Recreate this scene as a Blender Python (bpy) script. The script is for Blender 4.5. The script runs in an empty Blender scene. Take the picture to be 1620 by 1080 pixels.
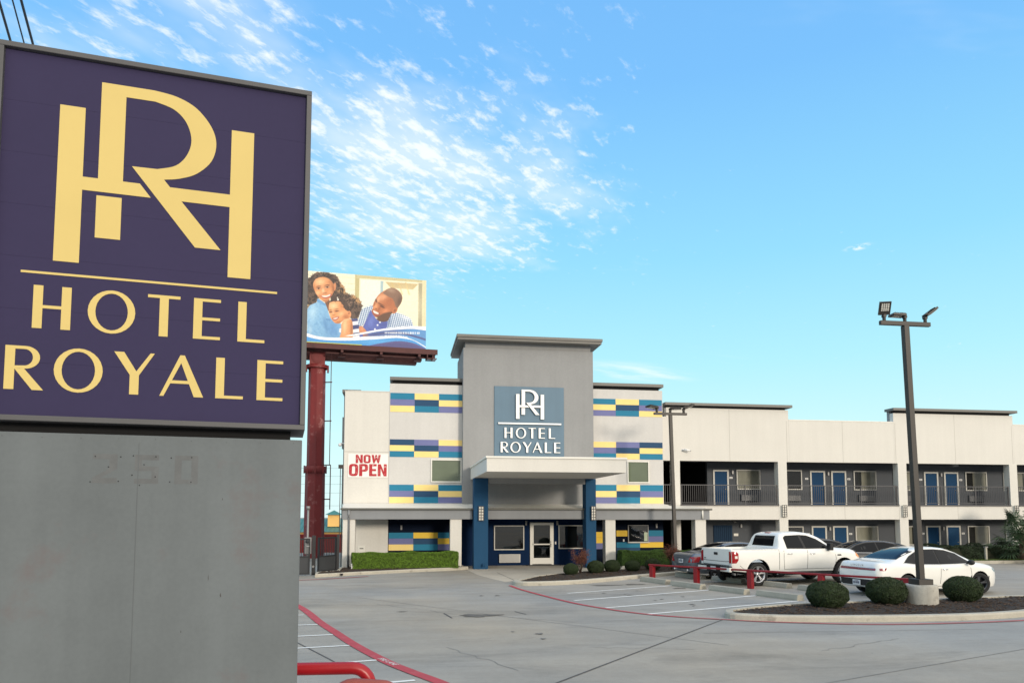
import bpy, bmesh, math, random
import numpy as np
from mathutils import Vector, Matrix
from mathutils.geometry import delaunay_2d_cdt
from mathutils.bvhtree import BVHTree

random.seed(7)
rng = np.random.default_rng(7)
SC = bpy.context.scene
COL = SC.collection
R = math.radians

# ------------------------------------------------------------------ materials
def lin(c):
    c = c / 255.0
    return c / 12.92 if c <= 0.04045 else ((c + 0.055) / 1.055) ** 2.4
def C(r, g, b):
    return (lin(r), lin(g), lin(b), 1.0)

class NT:
    def __init__(s, mat):
        s.t = mat.node_tree
    def n(s, typ, **kw):
        nd = s.t.nodes.new(typ)
        for k, v in kw.items():
            if k.startswith('i_'):
                nd.inputs[k[2:].replace('_', ' ')].default_value = v
            else:
                setattr(nd, k, v)
        return nd
    def l(s, a, b):
        s.t.links.new(a, b)

def M(name, srgb, rough=0.6, var=0.08, scale=1.2, bump=0.0, bscale=80.0, metal=0.0, coat=0.0,
      streak=0.0, spec=0.5, fine=0.0, dirt=None, dirt_amt=0.0, dirt_scale=2.0):
    m = bpy.data.materials.new(name)
    m.use_nodes = True
    nt = NT(m)
    p = m.node_tree.nodes['Principled BSDF']
    p.inputs['Roughness'].default_value = rough
    p.inputs['Metallic'].default_value = metal
    p.inputs['Specular IOR Level'].default_value = spec
    p.inputs['Coat Weight'].default_value = coat
    p.inputs['Coat Roughness'].default_value = 0.05
    base = C(*srgb)
    tc = nt.n('ShaderNodeTexCoord')
    cur = None
    def mul(prev, fac_socket, lo, hi):
        mr = nt.n('ShaderNodeMapRange')
        mr.inputs['From Min'].default_value = 0.3
        mr.inputs['From Max'].default_value = 0.7
        mr.inputs['To Min'].default_value = lo
        mr.inputs['To Max'].default_value = hi
        nt.l(fac_socket, mr.inputs['Value'])
        mx = nt.n('ShaderNodeMix', data_type='RGBA', blend_type='MULTIPLY')
        mx.inputs[0].default_value = 1.0
        if prev is None:
            mx.inputs[6].default_value = base
        else:
            nt.l(prev, mx.inputs[6])
        nt.l(mr.outputs[0], mx.inputs[7])
        return mx.outputs[2]
    if var > 0:
        ns = nt.n('ShaderNodeTexNoise')
        ns.inputs['Scale'].default_value = scale
        ns.inputs['Detail'].default_value = 6
        ns.inputs['Roughness'].default_value = 0.62
        nt.l(tc.outputs['Object'], ns.inputs['Vector'])
        cur = mul(cur, ns.outputs['Fac'], 1 - var, 1 + var)
    if fine > 0:
        n2 = nt.n('ShaderNodeTexNoise')
        n2.inputs['Scale'].default_value = scale * 28
        n2.inputs['Detail'].default_value = 3
        nt.l(tc.outputs['Object'], n2.inputs['Vector'])
        cur = mul(cur, n2.outputs['Fac'], 1 - fine, 1 + fine)
    if streak > 0:
        mp = nt.n('ShaderNodeMapping')
        mp.inputs['Scale'].default_value = (2.2, 2.2, 0.12)
        nt.l(tc.outputs['Object'], mp.inputs['Vector'])
        n3 = nt.n('ShaderNodeTexNoise')
        n3.inputs['Scale'].default_value = 1.6
        n3.inputs['Detail'].default_value = 5
        nt.l(mp.outputs[0], n3.inputs['Vector'])
        cur = mul(cur, n3.outputs['Fac'], 1 - streak, 1 + streak * 0.4)
    if dirt is not None:
        n4 = nt.n('ShaderNodeTexNoise')
        n4.inputs['Scale'].default_value = dirt_scale
        n4.inputs['Detail'].default_value = 8
        n4.inputs['Roughness'].default_value = 0.7
        nt.l(tc.outputs['Object'], n4.inputs['Vector'])
        mr = nt.n('ShaderNodeMapRange')
        mr.inputs['From Min'].default_value = 0.56
        mr.inputs['From Max'].default_value = 0.68
        mr.inputs['To Max'].default_value = dirt_amt
        nt.l(n4.outputs['Fac'], mr.inputs['Value'])
        mx = nt.n('ShaderNodeMix', data_type='RGBA')
        nt.l(mr.outputs[0], mx.inputs[0])
        if cur is None:
            mx.inputs[6].default_value = base
        else:
            nt.l(cur, mx.inputs[6])
        mx.inputs[7].default_value = C(*dirt)
        cur = mx.outputs[2]
    if cur is None:
        p.inputs['Base Color'].default_value = base
    else:
        nt.l(cur, p.inputs['Base Color'])
    if bump > 0:
        nb = nt.n('ShaderNodeTexNoise')
        nb.inputs['Scale'].default_value = bscale
        nb.inputs['Detail'].default_value = 4
        nt.l(tc.outputs['Object'], nb.inputs['Vector'])
        bp = nt.n('ShaderNodeBump')
        bp.inputs['Strength'].default_value = bump
        bp.inputs['Distance'].default_value = 0.02
        nt.l(nb.outputs['Fac'], bp.inputs['Height'])
        nt.l(bp.outputs['Normal'], p.inputs['Normal'])
    return m

def glass_mat(name, tint=(0.8, 0.85, 0.85), refl=0.18, rough=0.02):
    m = bpy.data.materials.new(name)
    m.use_nodes = True
    nt = NT(m)
    nt.t.nodes.remove(nt.t.nodes['Principled BSDF'])
    out = nt.t.nodes['Material Output']
    tr = nt.n('ShaderNodeBsdfTransparent')
    tr.inputs['Color'].default_value = (*tint, 1)
    gl = nt.n('ShaderNodeBsdfGlossy')
    gl.inputs['Roughness'].default_value = rough
    lw = nt.n('ShaderNodeLayerWeight')
    lw.inputs['Blend'].default_value = 0.25
    mr = nt.n('ShaderNodeMapRange')
    mr.inputs['To Min'].default_value = refl
    mr.inputs['To Max'].default_value = 0.8
    nt.l(lw.outputs['Fresnel'], mr.inputs['Value'])
    mx = nt.n('ShaderNodeMixShader')
    nt.l(mr.outputs[0], mx.inputs[0])
    nt.l(tr.outputs[0], mx.inputs[1])
    nt.l(gl.outputs[0], mx.inputs[2])
    nt.l(mx.outputs[0], out.inputs[0])
    return m

W_CREAM = M('cream_stucco', (217, 214, 207), 0.9, 0.025, 0.5, 0.3, 45, streak=0.03, fine=0.025)
W_BAND = M('pale_stucco', (206, 204, 201), 0.9, 0.03, 0.6, 0.3, 45, streak=0.03, fine=0.03)
W_TOWER = M('grey_stucco', (148, 149, 150), 0.9, 0.05, 0.5, 0.3, 45, streak=0.05, fine=0.03)
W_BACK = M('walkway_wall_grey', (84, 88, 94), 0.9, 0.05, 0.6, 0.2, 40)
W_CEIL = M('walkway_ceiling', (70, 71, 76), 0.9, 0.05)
M_BLACK = M('deep_recess', (22, 22, 24), 0.9, 0.1)
M_FASCIA = M('grey_fascia_paint', (134, 137, 141), 0.6, 0.05, 0.8, streak=0.06)
M_GUTTER = M('gutter_metal', (92, 92, 86), 0.5, 0.1, 1.0)
M_CAP = M('roof_cap_metal', (108, 106, 102), 0.5, 0.06, 0.8)
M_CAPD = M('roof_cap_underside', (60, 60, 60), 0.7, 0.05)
M_WHITE = M('white_trim', (226, 224, 216), 0.5, 0.03)
M_FRAME = M('window_frame_white', (205, 203, 196), 0.5, 0.03)
M_TEAL = M('teal_paint', (30, 122, 156), 0.75, 0.05, 1.0, 0.2, 45, fine=0.02)
M_YELL = M('yellow_paint', (246, 218, 140), 0.75, 0.04, 1.0, 0.2, 45, fine=0.02)
M_YELD = M('gold_yellow_paint', (240, 200, 72), 0.75, 0.04, 1.0, 0.2, 45)
M_PURP = M('lavender_paint', (112, 116, 164), 0.75, 0.05, 1.0, 0.2, 45, fine=0.02)
M_NAVY = M('navy_paint', (30, 70, 106), 0.75, 0.05, 1.0, 0.2, 45, fine=0.02)
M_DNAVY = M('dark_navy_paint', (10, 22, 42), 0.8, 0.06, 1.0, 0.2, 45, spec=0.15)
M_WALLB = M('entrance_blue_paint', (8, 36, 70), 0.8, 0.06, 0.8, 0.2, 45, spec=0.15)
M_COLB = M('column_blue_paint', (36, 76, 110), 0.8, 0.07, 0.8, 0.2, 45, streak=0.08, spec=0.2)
M_DOORB = M('door_blue_paint', (18, 64, 102), 0.6, 0.05, 0.8, spec=0.15)
M_DOORD = M('utility_door_blue', (18, 48, 74), 0.6, 0.05, 0.8, spec=0.15)
M_LOGO = M('slate_blue_panel', (88, 116, 136), 0.55, 0.05, 0.8, streak=0.05)
M_LETW = M('white_letter_metal', (238, 238, 236), 0.35, 0.02)
M_LETS = M('letter_return', (150, 155, 160), 0.4, 0.02)
M_RAIL = M('railing_metal', (70, 70, 73), 0.5, 0.1)
M_CURT = M('curtain_cloth', (168, 164, 152), 0.9, 0.1, 3.0)
M_BLIND = M('blind_cloth', (160, 165, 150), 0.9, 0.08, 0.9)
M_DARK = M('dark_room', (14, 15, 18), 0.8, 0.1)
M_GLASS = glass_mat('window_glass', (0.84, 0.86, 0.84), 0.08)
M_GLASSD = glass_mat('dark_window_glass', (0.45, 0.5, 0.52), 0.08)
M_LENS = M('lamp_lens', (225, 222, 212), 0.4, 0.03)
M_GREYM = M('grey_metal', (140, 140, 140), 0.45, 0.06, metal=0.3)
M_STEEL = M('brushed_steel', (170, 170, 168), 0.35, 0.05, metal=0.7)
M_BRONZE = M('bronze_pole_paint', (50, 46, 42), 0.5, 0.08, 1.5)
M_SIGNP = M('sign_face_purple', (55, 50, 81), 0.75, 0.05, 0.8, fine=0.015, spec=0.2)
M_GOLD = M('sign_gold_vinyl', (214, 191, 122), 0.7, 0.03, 1.5, spec=0.2)
M_SIGNF = M('sign_cabinet_metal', (84, 84, 86), 0.5, 0.06, 2.0, spec=0.4)
M_PED = M('pedestal_painted_metal', (105, 111, 114), 0.7, 0.10, 1.1, streak=0.10, fine=0.03, spec=0.25,
          dirt=(108, 101, 102), dirt_amt=0.8, dirt_scale=1.0)
M_GHOST = M('ghost_mark', (95, 98, 100), 0.7, 0.15, 9.0, dirt=(105, 111, 114), dirt_amt=0.9, dirt_scale=6.0)
M_RED = M('red_pipe_paint', (160, 16, 26), 0.35, 0.1, 4.0, spec=0.5, dirt=(150, 28, 30), dirt_amt=0.5, dirt_scale=6)
M_REDRAIL = M('red_rail_paint', (134, 12, 24), 0.5, 0.1, 3.0, dirt=(104, 18, 24), dirt_amt=0.6, dirt_scale=4)
M_REDOLD = M('faded_red_pipe_paint', (150, 76, 66), 0.6, 0.12, 4.0)
M_BBRED = M('oxide_red_steel', (118, 34, 35), 0.6, 0.15, 0.8, streak=0.15, dirt=(178, 130, 126), dirt_amt=0.7, dirt_scale=1.1)
M_BBDK = M('catwalk_steel', (84, 46, 44), 0.7, 0.2, 1.0, dirt=(40, 28, 28), dirt_amt=0.8, dirt_scale=1.5)
M_TYRE = M('tyre_rubber', (34, 34, 35), 0.85, 0.1)
M_RIM = M('alloy_rim', (196, 197, 200), 0.3, 0.03, metal=0.8)
M_RIMD = M('dark_alloy_rim', (90, 92, 96), 0.35, 0.03, metal=0.8)
M_WPAINT = M('white_car_paint', (232, 231, 226), 0.35, 0.015, 1.0, coat=0.8)
M_GPAINT = M('grey_car_paint', (104, 112, 122), 0.3, 0.02, metal=0.5, coat=0.8)
M_KPAINT = M('black_car_paint', (20, 21, 23), 0.25, 0.02, coat=0.9)
M_DPAINT = M('dark_grey_car_paint', (62, 66, 70), 0.3, 0.02, metal=0.4, coat=0.8)
M_CARGL = M('car_window_glass', (10, 13, 18), 0.04, 0.0, spec=0.22)
M_CARBLK = M('black_car_trim', (26, 26, 28), 0.6, 0.1)
M_SEAM = M('panel_gap_line', (44, 44, 46), 0.8, 0.0)  # dark strips along the gaps between body panels
M_TAIL = M('red_tail_lens', (160, 14, 22), 0.15, 0.05, coat=0.6)
M_TAILD = M('dark_red_tail_lens', (140, 60, 72), 0.2, 0.05, coat=0.6)
M_HEADL = M('head_lamp_lens', (120, 126, 132), 0.1, 0.05, coat=0.6)
M_AMBER = M('amber_lens', (236, 150, 70), 0.2, 0.05, coat=0.5)
M_PLATE = M('number_plate_white', (214, 216, 220), 0.5, 0.03)
M_PLTX = M('plate_marks', (70, 76, 96), 0.6, 0.0)
M_CHROME = M('chrome_trim', (205, 207, 210), 0.15, 0.02, metal=0.9)
M_KERB = M('kerb_concrete', (176, 171, 158), 0.9, 0.12, 1.6, 0.4, 30, fine=0.08, dirt=(120, 114, 104), dirt_amt=0.6, dirt_scale=2.4)
M_STOP = M('wheel_stop_concrete', (158, 154, 142), 0.9, 0.12, 2.5, 0.4, 30, fine=0.08)
M_BASE = M('lamp_base_concrete', (176, 173, 164), 0.9, 0.12, 2.5, 0.5, 25, streak=0.2, dirt=(112, 108, 102), dirt_amt=0.6, dirt_scale=3)
M_APRON = M('apron_concrete', (184, 176, 162), 0.9, 0.1, 0.7, 0.25, 40, fine=0.05, dirt=(150, 142, 130), dirt_amt=0.5, dirt_scale=0.8)
M_MULCH = M('mulch_soil', (48, 39, 32), 1.0, 0.5, 7.0, 0.9, 30, fine=0.4)
M_GRASS = M('grass_blades', (84, 104, 46), 0.8, 0.3, 4.0)
M_LINEW = M('white_road_paint', (226, 226, 222), 0.8, 0.1, 4.0, dirt=(180, 180, 176), dirt_amt=0.7, dirt_scale=5)
M_LINER = M('red_road_paint', (176, 66, 74), 0.8, 0.12, 3.0, dirt=(168, 120, 120), dirt_amt=0.5, dirt_scale=5)
M_JOINT = M('joint_sealant', (84, 82, 80), 0.9, 0.2, 5.0)
M_STAIN = M('asphalt_patch', (98, 94, 88), 0.9, 0.25, 6.0)
M_HEDGE = M('hedge_leaf', (92, 122, 34), 0.65, 0.5, 9.0)
M_HEDGE2 = M('dark_hedge_leaf', (64, 92, 34), 0.65, 0.5, 9.0)
M_BUSH = M('boxwood_leaf', (44, 60, 27), 0.6, 0.5, 14.0)
M_FARH = M('far_hedge_leaf', (38, 54, 30), 0.7, 0.5, 7.0)  # deep green for the hedge and shrub mass at the far right
M_CORE = M('dark_core', (36, 40, 22), 0.9, 0.3, 8.0)  # dark core added inside the leaves to block the view through
M_REDLEAF = M('reddish_leaf', (104, 60, 46), 0.7, 0.4, 9.0)
M_TWIG = M('twig_bark', (92, 74, 62), 0.9, 0.2, 9.0)
M_PALM = M('palm_leaf', (56, 78, 50), 0.6, 0.4, 4.0)
M_GATE = M('black_gate_steel', (40, 41, 44), 0.5, 0.1)
M_GATEP = M('dark_gate_panel', (58, 60, 63), 0.6, 0.1)
M_BANNER = M('banner_vinyl', (238, 236, 232), 0.5, 0.02)
M_BANRED = M('banner_red_print', (178, 20, 36), 0.5, 0.1, 4.0, dirt=(232, 214, 210), dirt_amt=0.8, dirt_scale=7.0)
M_BRICK = M('red_wall_paint', (148, 52, 48), 0.8, 0.1, 0.8)
M_FARY = M('yellow_stucco', (234, 186, 112), 0.9, 0.05)
M_FARR = M('green_metal_roof', (62, 118, 112), 0.5, 0.05)
M_WIRE = M('cable', (48, 56, 72), 0.6, 0.0)
M_WOOD = M('pole_wood', (96, 80, 66), 0.9, 0.15, 2.0)
M_CAM = M('white_plastic', (226, 226, 226), 0.4, 0.02)
M_PAPER = M('paper', (190, 204, 180), 0.8, 0.05)

# ------------------------------------------------------------------ mesh builder
class MB:
    def __init__(s, org=(0, 0, 0)):
        s.v = []; s.f = []; s.m = []; s.o = Vector(org); s.sm = []
    def _add(s, vs, fs, m=0, sm=False):
        b = len(s.v)
        s.v += [tuple(Vector(v) - s.o) for v in vs]
        for f in fs:
            s.f.append(tuple(i + b for i in f)); s.m.append(m); s.sm.append(sm)
        return s
    def box(s, x0, x1, y0, y1, z0, z1, m=0):
        vs = [(x0, y0, z0), (x1, y0, z0), (x1, y1, z0), (x0, y1, z0), (x0, y0, z1), (x1, y0, z1), (x1, y1, z1), (x0, y1, z1)]
        return s._add(vs, [(0, 3, 2, 1), (4, 5, 6, 7), (0, 1, 5, 4), (1, 2, 6, 5), (2, 3, 7, 6), (3, 0, 4, 7)], m)
    def obox(s, cen, size, mat3, m=0):
        hx, hy, hz = size[0] / 2, size[1] / 2, size[2] / 2
        vs = [Vector(cen) + mat3 @ Vector(p) for p in
              [(-hx, -hy, -hz), (hx, -hy, -hz), (hx, hy, -hz), (-hx, hy, -hz), (-hx, -hy, hz), (hx, -hy, hz), (hx, hy, hz), (-hx, hy, hz)]]
        return s._add(vs, [(0, 3, 2, 1), (4, 5, 6, 7), (0, 1, 5, 4), (1, 2, 6, 5), (2, 3, 7, 6), (3, 0, 4, 7)], m)
    def quad(s, a, b, c, d, m=0):
        return s._add([a, b, c, d], [(0, 1, 2, 3)], m)
    def prism(s, poly, z0, z1, m=0, mtop=None):
        n = len(poly)
        vs = [(x, y, z0) for x, y in poly] + [(x, y, z1) for x, y in poly]
        ar = sum(poly[i][0] * poly[(i + 1) % n][1] - poly[(i + 1) % n][0] * poly[i][1] for i in range(n))
        idx = list(range(n)) if ar > 0 else list(range(n))[::-1]
        b = len(s.v)
        sides = [(idx[i], idx[(i + 1) % n], idx[(i + 1) % n] + n, idx[i] + n) for i in range(n)]
        s._add(vs, sides + [tuple(idx[::-1])], m)
        s.f.append(tuple(b + i + n for i in idx)); s.m.append(m if mtop is None else mtop); s.sm.append(False)
        return s
    def tube(s, path, r, n=10, m=0, sm=True, cap=True, r2=None):
        P = [Vector(p) for p in path]
        rings = []
        up = Vector((0, 0, 1))
        for i, p in enumerate(P):
            t = (P[min(i + 1, len(P) - 1)] - P[max(i - 1, 0)]).normalized()
            a = t.cross(up)
            if a.length < 1e-3:
                a = t.cross(Vector((0, 1, 0)))
            a.normalize(); bb = a.cross(t).normalized()
            rr = r if r2 is None else r + (r2 - r) * i / max(1, len(P) - 1)
            rings.append([p + a * math.cos(2 * math.pi * k / n) * rr + bb * math.sin(2 * math.pi * k / n) * rr for k in range(n)])
        vs = [q for ring in rings for q in ring]
        fs = [(i * n + k, i * n + (k + 1) % n, (i + 1) * n + (k + 1) % n, (i + 1) * n + k) for i in range(len(P) - 1) for k in range(n)]
        s._add(vs, fs, m, sm)
        if cap:
            b = len(s.v) - len(vs)
            s.f.append(tuple(b + k for k in range(n))[::-1]); s.m.append(m); s.sm.append(False)
            s.f.append(tuple(b + (len(P) - 1) * n + k for k in range(n))); s.m.append(m); s.sm.append(False)
        return s
    def lathe(s, prof, cen=(0, 0, 0), axis='z', n=24, m=0, sm=True):
        vs = []; fs = []
        for r, h in prof:
            for k in range(n):
                a = 2 * math.pi * k / n
                c, d = math.cos(a) * r, math.sin(a) * r
                q = (c, d, h) if axis == 'z' else ((c, h, d) if axis == 'y' else (h, c, d))
                vs.append(Vector(q) + Vector(cen))
        for i in range(len(prof) - 1):
            for k in range(n):
                fs.append((i * n + k, i * n + (k + 1) % n, (i + 1) * n + (k + 1) % n, (i + 1) * n + k))
        return s._add(vs, fs, m, sm)
    def plate(s, polys, T, d0, d1, m=0, mside=None):
        """union of 2-D polygons, extruded between depths d0 (back) and d1 (front); T maps (u,v,d) to a point"""
        vs2 = []; fs = []
        for p in polys:
            p = [Vector((a, b)) for a, b in p]
            ar = sum(p[i].x * p[(i + 1) % len(p)].y - p[(i + 1) % len(p)].x * p[i].y for i in range(len(p)))
            if ar < 0:
                p = p[::-1]
            fs.append(list(range(len(vs2), len(vs2) + len(p)))); vs2 += p
        ov, oe, of = delaunay_2d_cdt(vs2, [], fs, 1, 1e-5)[:3]
        def inp(x, y):
            for p in polys:
                c = False
                for i in range(len(p)):
                    (xa, ya), (xb, yb) = p[i - 1], p[i]
                    if (ya > y) != (yb > y) and x < (xb - xa) * (y - ya) / (yb - ya) + xa: c = not c
                if c: return True
            return False
        of = [f for f in of if inp(sum(ov[i].x for i in f) / len(f), sum(ov[i].y for i in f) / len(f))]
        n = len(ov)
        vs = [T(q.x, q.y, d1) for q in ov] + [T(q.x, q.y, d0) for q in ov]
        s._add(vs, [tuple(f) for f in of], m)
        ec = {}
        for f in of:
            for i in range(len(f)):
                e = (f[i], f[(i + 1) % len(f)])
                ec[e] = 1
        b = len(s.v) - 2 * n
        for (i, j) in ec:
            if (j, i) not in ec:
                s.f.append((b + j, b + i, b + i + n, b + j + n)); s.m.append(m if mside is None else mside); s.sm.append(False)
        return s
    def build(s, name, mats, parent=None, bevel=0.0, loc=None):
        if not isinstance(mats, (list, tuple)):
            mats = [mats]
        me = bpy.data.meshes.new(name)
        me.from_pydata(s.v, [], s.f)
        for mt in mats:
            me.materials.append(mt)
        me.polygons.foreach_set('material_index', s.m)
        me.polygons.foreach_set('use_smooth', s.sm)
        me.update()
        o = bpy.data.objects.new(name, me)
        COL.objects.link(o)
        if parent is not None:
            o.parent = parent
        elif loc is None:
            o.location = s.o
        if loc is not None:
            o.location = loc
        if bevel > 0:
            bv = o.modifiers.new('bevel', 'BEVEL')
            bv.width = bevel; bv.segments = 2; bv.limit_method = 'ANGLE'
        return o

def tag(o, label=None, cat=None, group=None, kind=None):
    if label: o['label'] = label
    if cat: o['category'] = cat
    if group: o['group'] = group
    if kind: o['kind'] = kind
    return o
def thing(name, loc, label, cat, group=None, rz=0.0):
    o = bpy.data.objects.new(name, None)
    o.empty_display_size = 0.3
    COL.objects.link(o)
    o.location = loc; o.rotation_euler = (0, 0, rz)
    return tag(o, label, cat, group)
def struct(o):
    o['kind'] = 'structure'
    return o
def dup(root, loc, rz=0.0, label=None, group=None, scale=None):
    def cp(o, par):
        c = o.copy(); COL.objects.link(c)
        if par is not None: c.parent = par
        for ch in list(o.children):
            cp(ch, c)
        return c
    r = cp(root, None)
    r.location = loc; r.rotation_euler = (0, 0, rz)
    if label: r['label'] = label
    if group: r['group'] = group
    if scale: r.scale = scale
    return r

# ------------------------------------------------------------------ world + sun + camera
SUN_EL, SUN_AZ = R(11), R(23)        # behind the camera, a little to the right of the facade's normal
world = bpy.data.worlds.new('World')
SC.world = world
world.use_nodes = True
wn = NT(world)
bg = wn.t.nodes['Background']
sky = wn.n('ShaderNodeTexSky')
sky.sky_type = 'NISHITA'
sky.sun_disc = False
sky.sun_elevation = SUN_EL
sky.sun_rotation = math.pi - SUN_AZ
sky.altitude = 50
sky.air_density = 1.0
sky.dust_density = 1.0
sky.ozone_density = 1.0
tcw = wn.n('ShaderNodeTexCoord')
sep = wn.n('ShaderNodeSeparateXYZ')
wn.l(tcw.outputs['Generated'], sep.inputs[0])
# tint of the clear air with height: pale cyan at the horizon, stronger blue above
rampn = wn.n('ShaderNodeValToRGB')
rampn.color_ramp.elements[0].position = 0.0
rampn.color_ramp.elements[0].color = (0.76, 0.985, 1.0, 1)
rampn.color_ramp.elements[1].position = 1.0
rampn.color_ramp.elements[1].color = (0.12, 0.34, 0.86, 1)
for pos, col in ((0.10, (0.64, 0.97, 1.0, 1)), (0.20, (0.46, 0.89, 1.0, 1)), (0.33, (0.31, 0.745, 1.0, 1)), (0.52, (0.205, 0.55, 1.0, 1))):
    e = rampn.color_ramp.elements.new(pos); e.color = col
wn.l(sep.outputs['Z'], rampn.inputs[0])
def wmath(op, a, b):
    n = wn.n('ShaderNodeMath', operation=op)
    for i, q in enumerate((a, b)):
        if isinstance(q, (int, float)): n.inputs[i].default_value = q
        else: wn.l(q, n.inputs[i])
    return n.outputs[0]
def mrange(sock, a, b, c=0.0, d=1.0):
    mr = wn.n('ShaderNodeMapRange')
    mr.interpolation_type = 'SMOOTHSTEP'
    mr.inputs['From Min'].default_value = a; mr.inputs['From Max'].default_value = b
    mr.inputs['To Min'].default_value = c; mr.inputs['To Max'].default_value = d
    wn.l(sock, mr.inputs['Value'])
    return mr.outputs[0]
def wscale(sock, k):
    m = wn.n('ShaderNodeMix', data_type='RGBA', blend_type='MULTIPLY')
    m.inputs[0].default_value = 1.0
    m.inputs[7].default_value = (k, k, k, 1)
    wn.l(sock, m.inputs[6])
    return m.outputs[2]
def wmix(fac, a, b):
    m = wn.n('ShaderNodeMix', data_type='RGBA')
    if isinstance(fac, (int, float)): m.inputs[0].default_value = fac
    else: wn.l(fac, m.inputs[0])
    for i, q in ((6, a), (7, b)):
        if isinstance(q, tuple): m.inputs[i].default_value = q
        else: wn.l(q, m.inputs[i])
    return m.outputs[2]
# the modelled sky pulled towards the pale-cyan to blue air of the day
air = wmix(0.88, sky.outputs[0], wscale(rampn.outputs[0], 10.4))
# glow added to the unseen sky behind the camera, dimmed low to darken recesses
dt = wn.n('ShaderNodeVectorMath', operation='DOT_PRODUCT')
wn.l(tcw.outputs['Generated'], dt.inputs[0])
dt.inputs[1].default_value = Vector((math.sin(SUN_AZ) * .80, -math.cos(SUN_AZ) * .80, 0.62)).normalized()
back_glow = wmix(mrange(sep.outputs['Z'], 0.02, 0.42), (2.6, 2.7, 2.7, 1), (13.2, 12.9, 12.2, 1))
air = wmix(mrange(dt.outputs['Value'], 0.05, 0.70), air, back_glow)
# high broken cloud: noise on the cloud-layer plane (direction divided by height)
dv = wmath('MAXIMUM', sep.outputs['Z'], 0.05)
cxy = wn.n('ShaderNodeCombineXYZ')
wn.l(wmath('DIVIDE', sep.outputs['X'], dv), cxy.inputs[0]); wn.l(wmath('DIVIDE', sep.outputs['Y'], dv), cxy.inputs[1])
def cnoise(scale, detail, rough, stretch, rot, off=(0, 0, 0), dist=0.0):
    mp = wn.n('ShaderNodeMapping')
    mp.vector_type = 'TEXTURE'
    mp.inputs['Scale'].default_value = (stretch, 1, 1)
    mp.inputs['Rotation'].default_value = (0, 0, R(rot))
    mp.inputs['Location'].default_value = off
    wn.l(cxy.outputs[0], mp.inputs['Vector'])
    n = wn.n('ShaderNodeTexNoise')
    n.inputs['Scale'].default_value = scale
    n.inputs['Detail'].default_value = detail
    n.inputs['Roughness'].default_value = rough
    n.inputs['Distortion'].default_value = dist
    wn.l(mp.outputs[0], n.inputs['Vector'])
    return n.outputs['Fac']
def blob(x, y, rx, ry, rot):
    mp = wn.n('ShaderNodeMapping')
    mp.vector_type = 'TEXTURE'
    mp.inputs['Location'].default_value = (x, y, 0)
    mp.inputs['Rotation'].default_value = (0, 0, R(rot))
    mp.inputs['Scale'].default_value = (rx, ry, 1)
    wn.l(cxy.outputs[0], mp.inputs['Vector'])
    ln = wn.n('ShaderNodeVectorMath', operation='LENGTH')
    wn.l(mp.outputs[0], ln.inputs[0])
    return mrange(ln.outputs['Value'], 0.10, 1.15, 1.0, 0.0)
puff = cnoise(21.0, 6, 0.62, 1.8, 52, (3.1, 1.7, 0), 0.15)
patch = cnoise(3.0, 4, 0.55, 1.6, 52, (0.4, 2.2, 0))
mask = wmath('MAXIMUM', blob(0.06, 2.25, 0.86, 1.30, -8), wmath('MULTIPLY', blob(-0.45, 1.45, 0.60, 0.55, 20), 0.72))
mask = wmath('MAXIMUM', mask, wmath('MULTIPLY', blob(0.62, 2.2, 0.30, 0.45, -20), 0.45))
dens = wmath('ADD', wmath('MULTIPLY', puff, 0.85), wmath('MULTIPLY', patch, 0.40))
dens = wmath('ADD', dens, wmath('MULTIPLY', wmath('SUBTRACT', mask, 1.0), 0.30))
cl = mrange(dens, 0.465, 0.76)
veil = wmath('MULTIPLY', mrange(wmath('ADD', patch, wmath('MULTIPLY', wmath('SUBTRACT', mask, 1.0), 0.5)), 0.18, 0.70), 0.62)
clm = wmath('MAXIMUM', wmath('MULTIPLY', cl, 0.92), veil)
# a few thin wisps low on the right
wisp = wmath('MULTIPLY', mrange(cnoise(1.1, 6, 0.65, 3.5, 8, (5, 1, 0), 0.5), 0.60, 0.78), 0.35)
clm = wmath('MAXIMUM', clm, wisp)
tiny = wmath('MULTIPLY', blob(1.687, 2.423, 0.04, 0.06, 30), mrange(cnoise(22.0, 5, 0.6, 1.5, 40, (2, 2, 0), 0.2), 0.40, 0.62))
clm = wmath('MAXIMUM', clm, wmath('MULTIPLY', tiny, 0.9))
low = wmath('MULTIPLY', blob(1.62, 4.85, 0.62, 0.30, 28), mrange(cnoise(4.0, 5, 0.6, 3.0, 25, (1, 2, 0), 0.3), 0.36, 0.66))
clm = wmath('MAXIMUM', clm, wmath('MULTIPLY', low, 0.7))
clm = wmath('MULTIPLY', clm, mrange(sep.outputs['Z'], 0.02, 0.12))
cloudy = wmix(clm, air, (9.7, 10.2, 10.4, 1))
wn.l(cloudy, bg.inputs['Color'])
bg.inputs['Strength'].default_value = 0.10

sun = bpy.data.lights.new('sun', 'SUN')
sun.energy = 1.95
sun.angle = R(10.0)
sun.color = (1.0, 0.88, 0.72)
so = bpy.data.objects.new('sun', sun)
COL.objects.link(so)
sd = Vector((math.sin(SUN_AZ) * math.cos(SUN_EL), -math.cos(SUN_AZ) * math.cos(SUN_EL), math.sin(SUN_EL)))
so.rotation_euler = sd.to_track_quat('Z', 'Y').to_euler()
so.location = (0, -30, 30)

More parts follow.
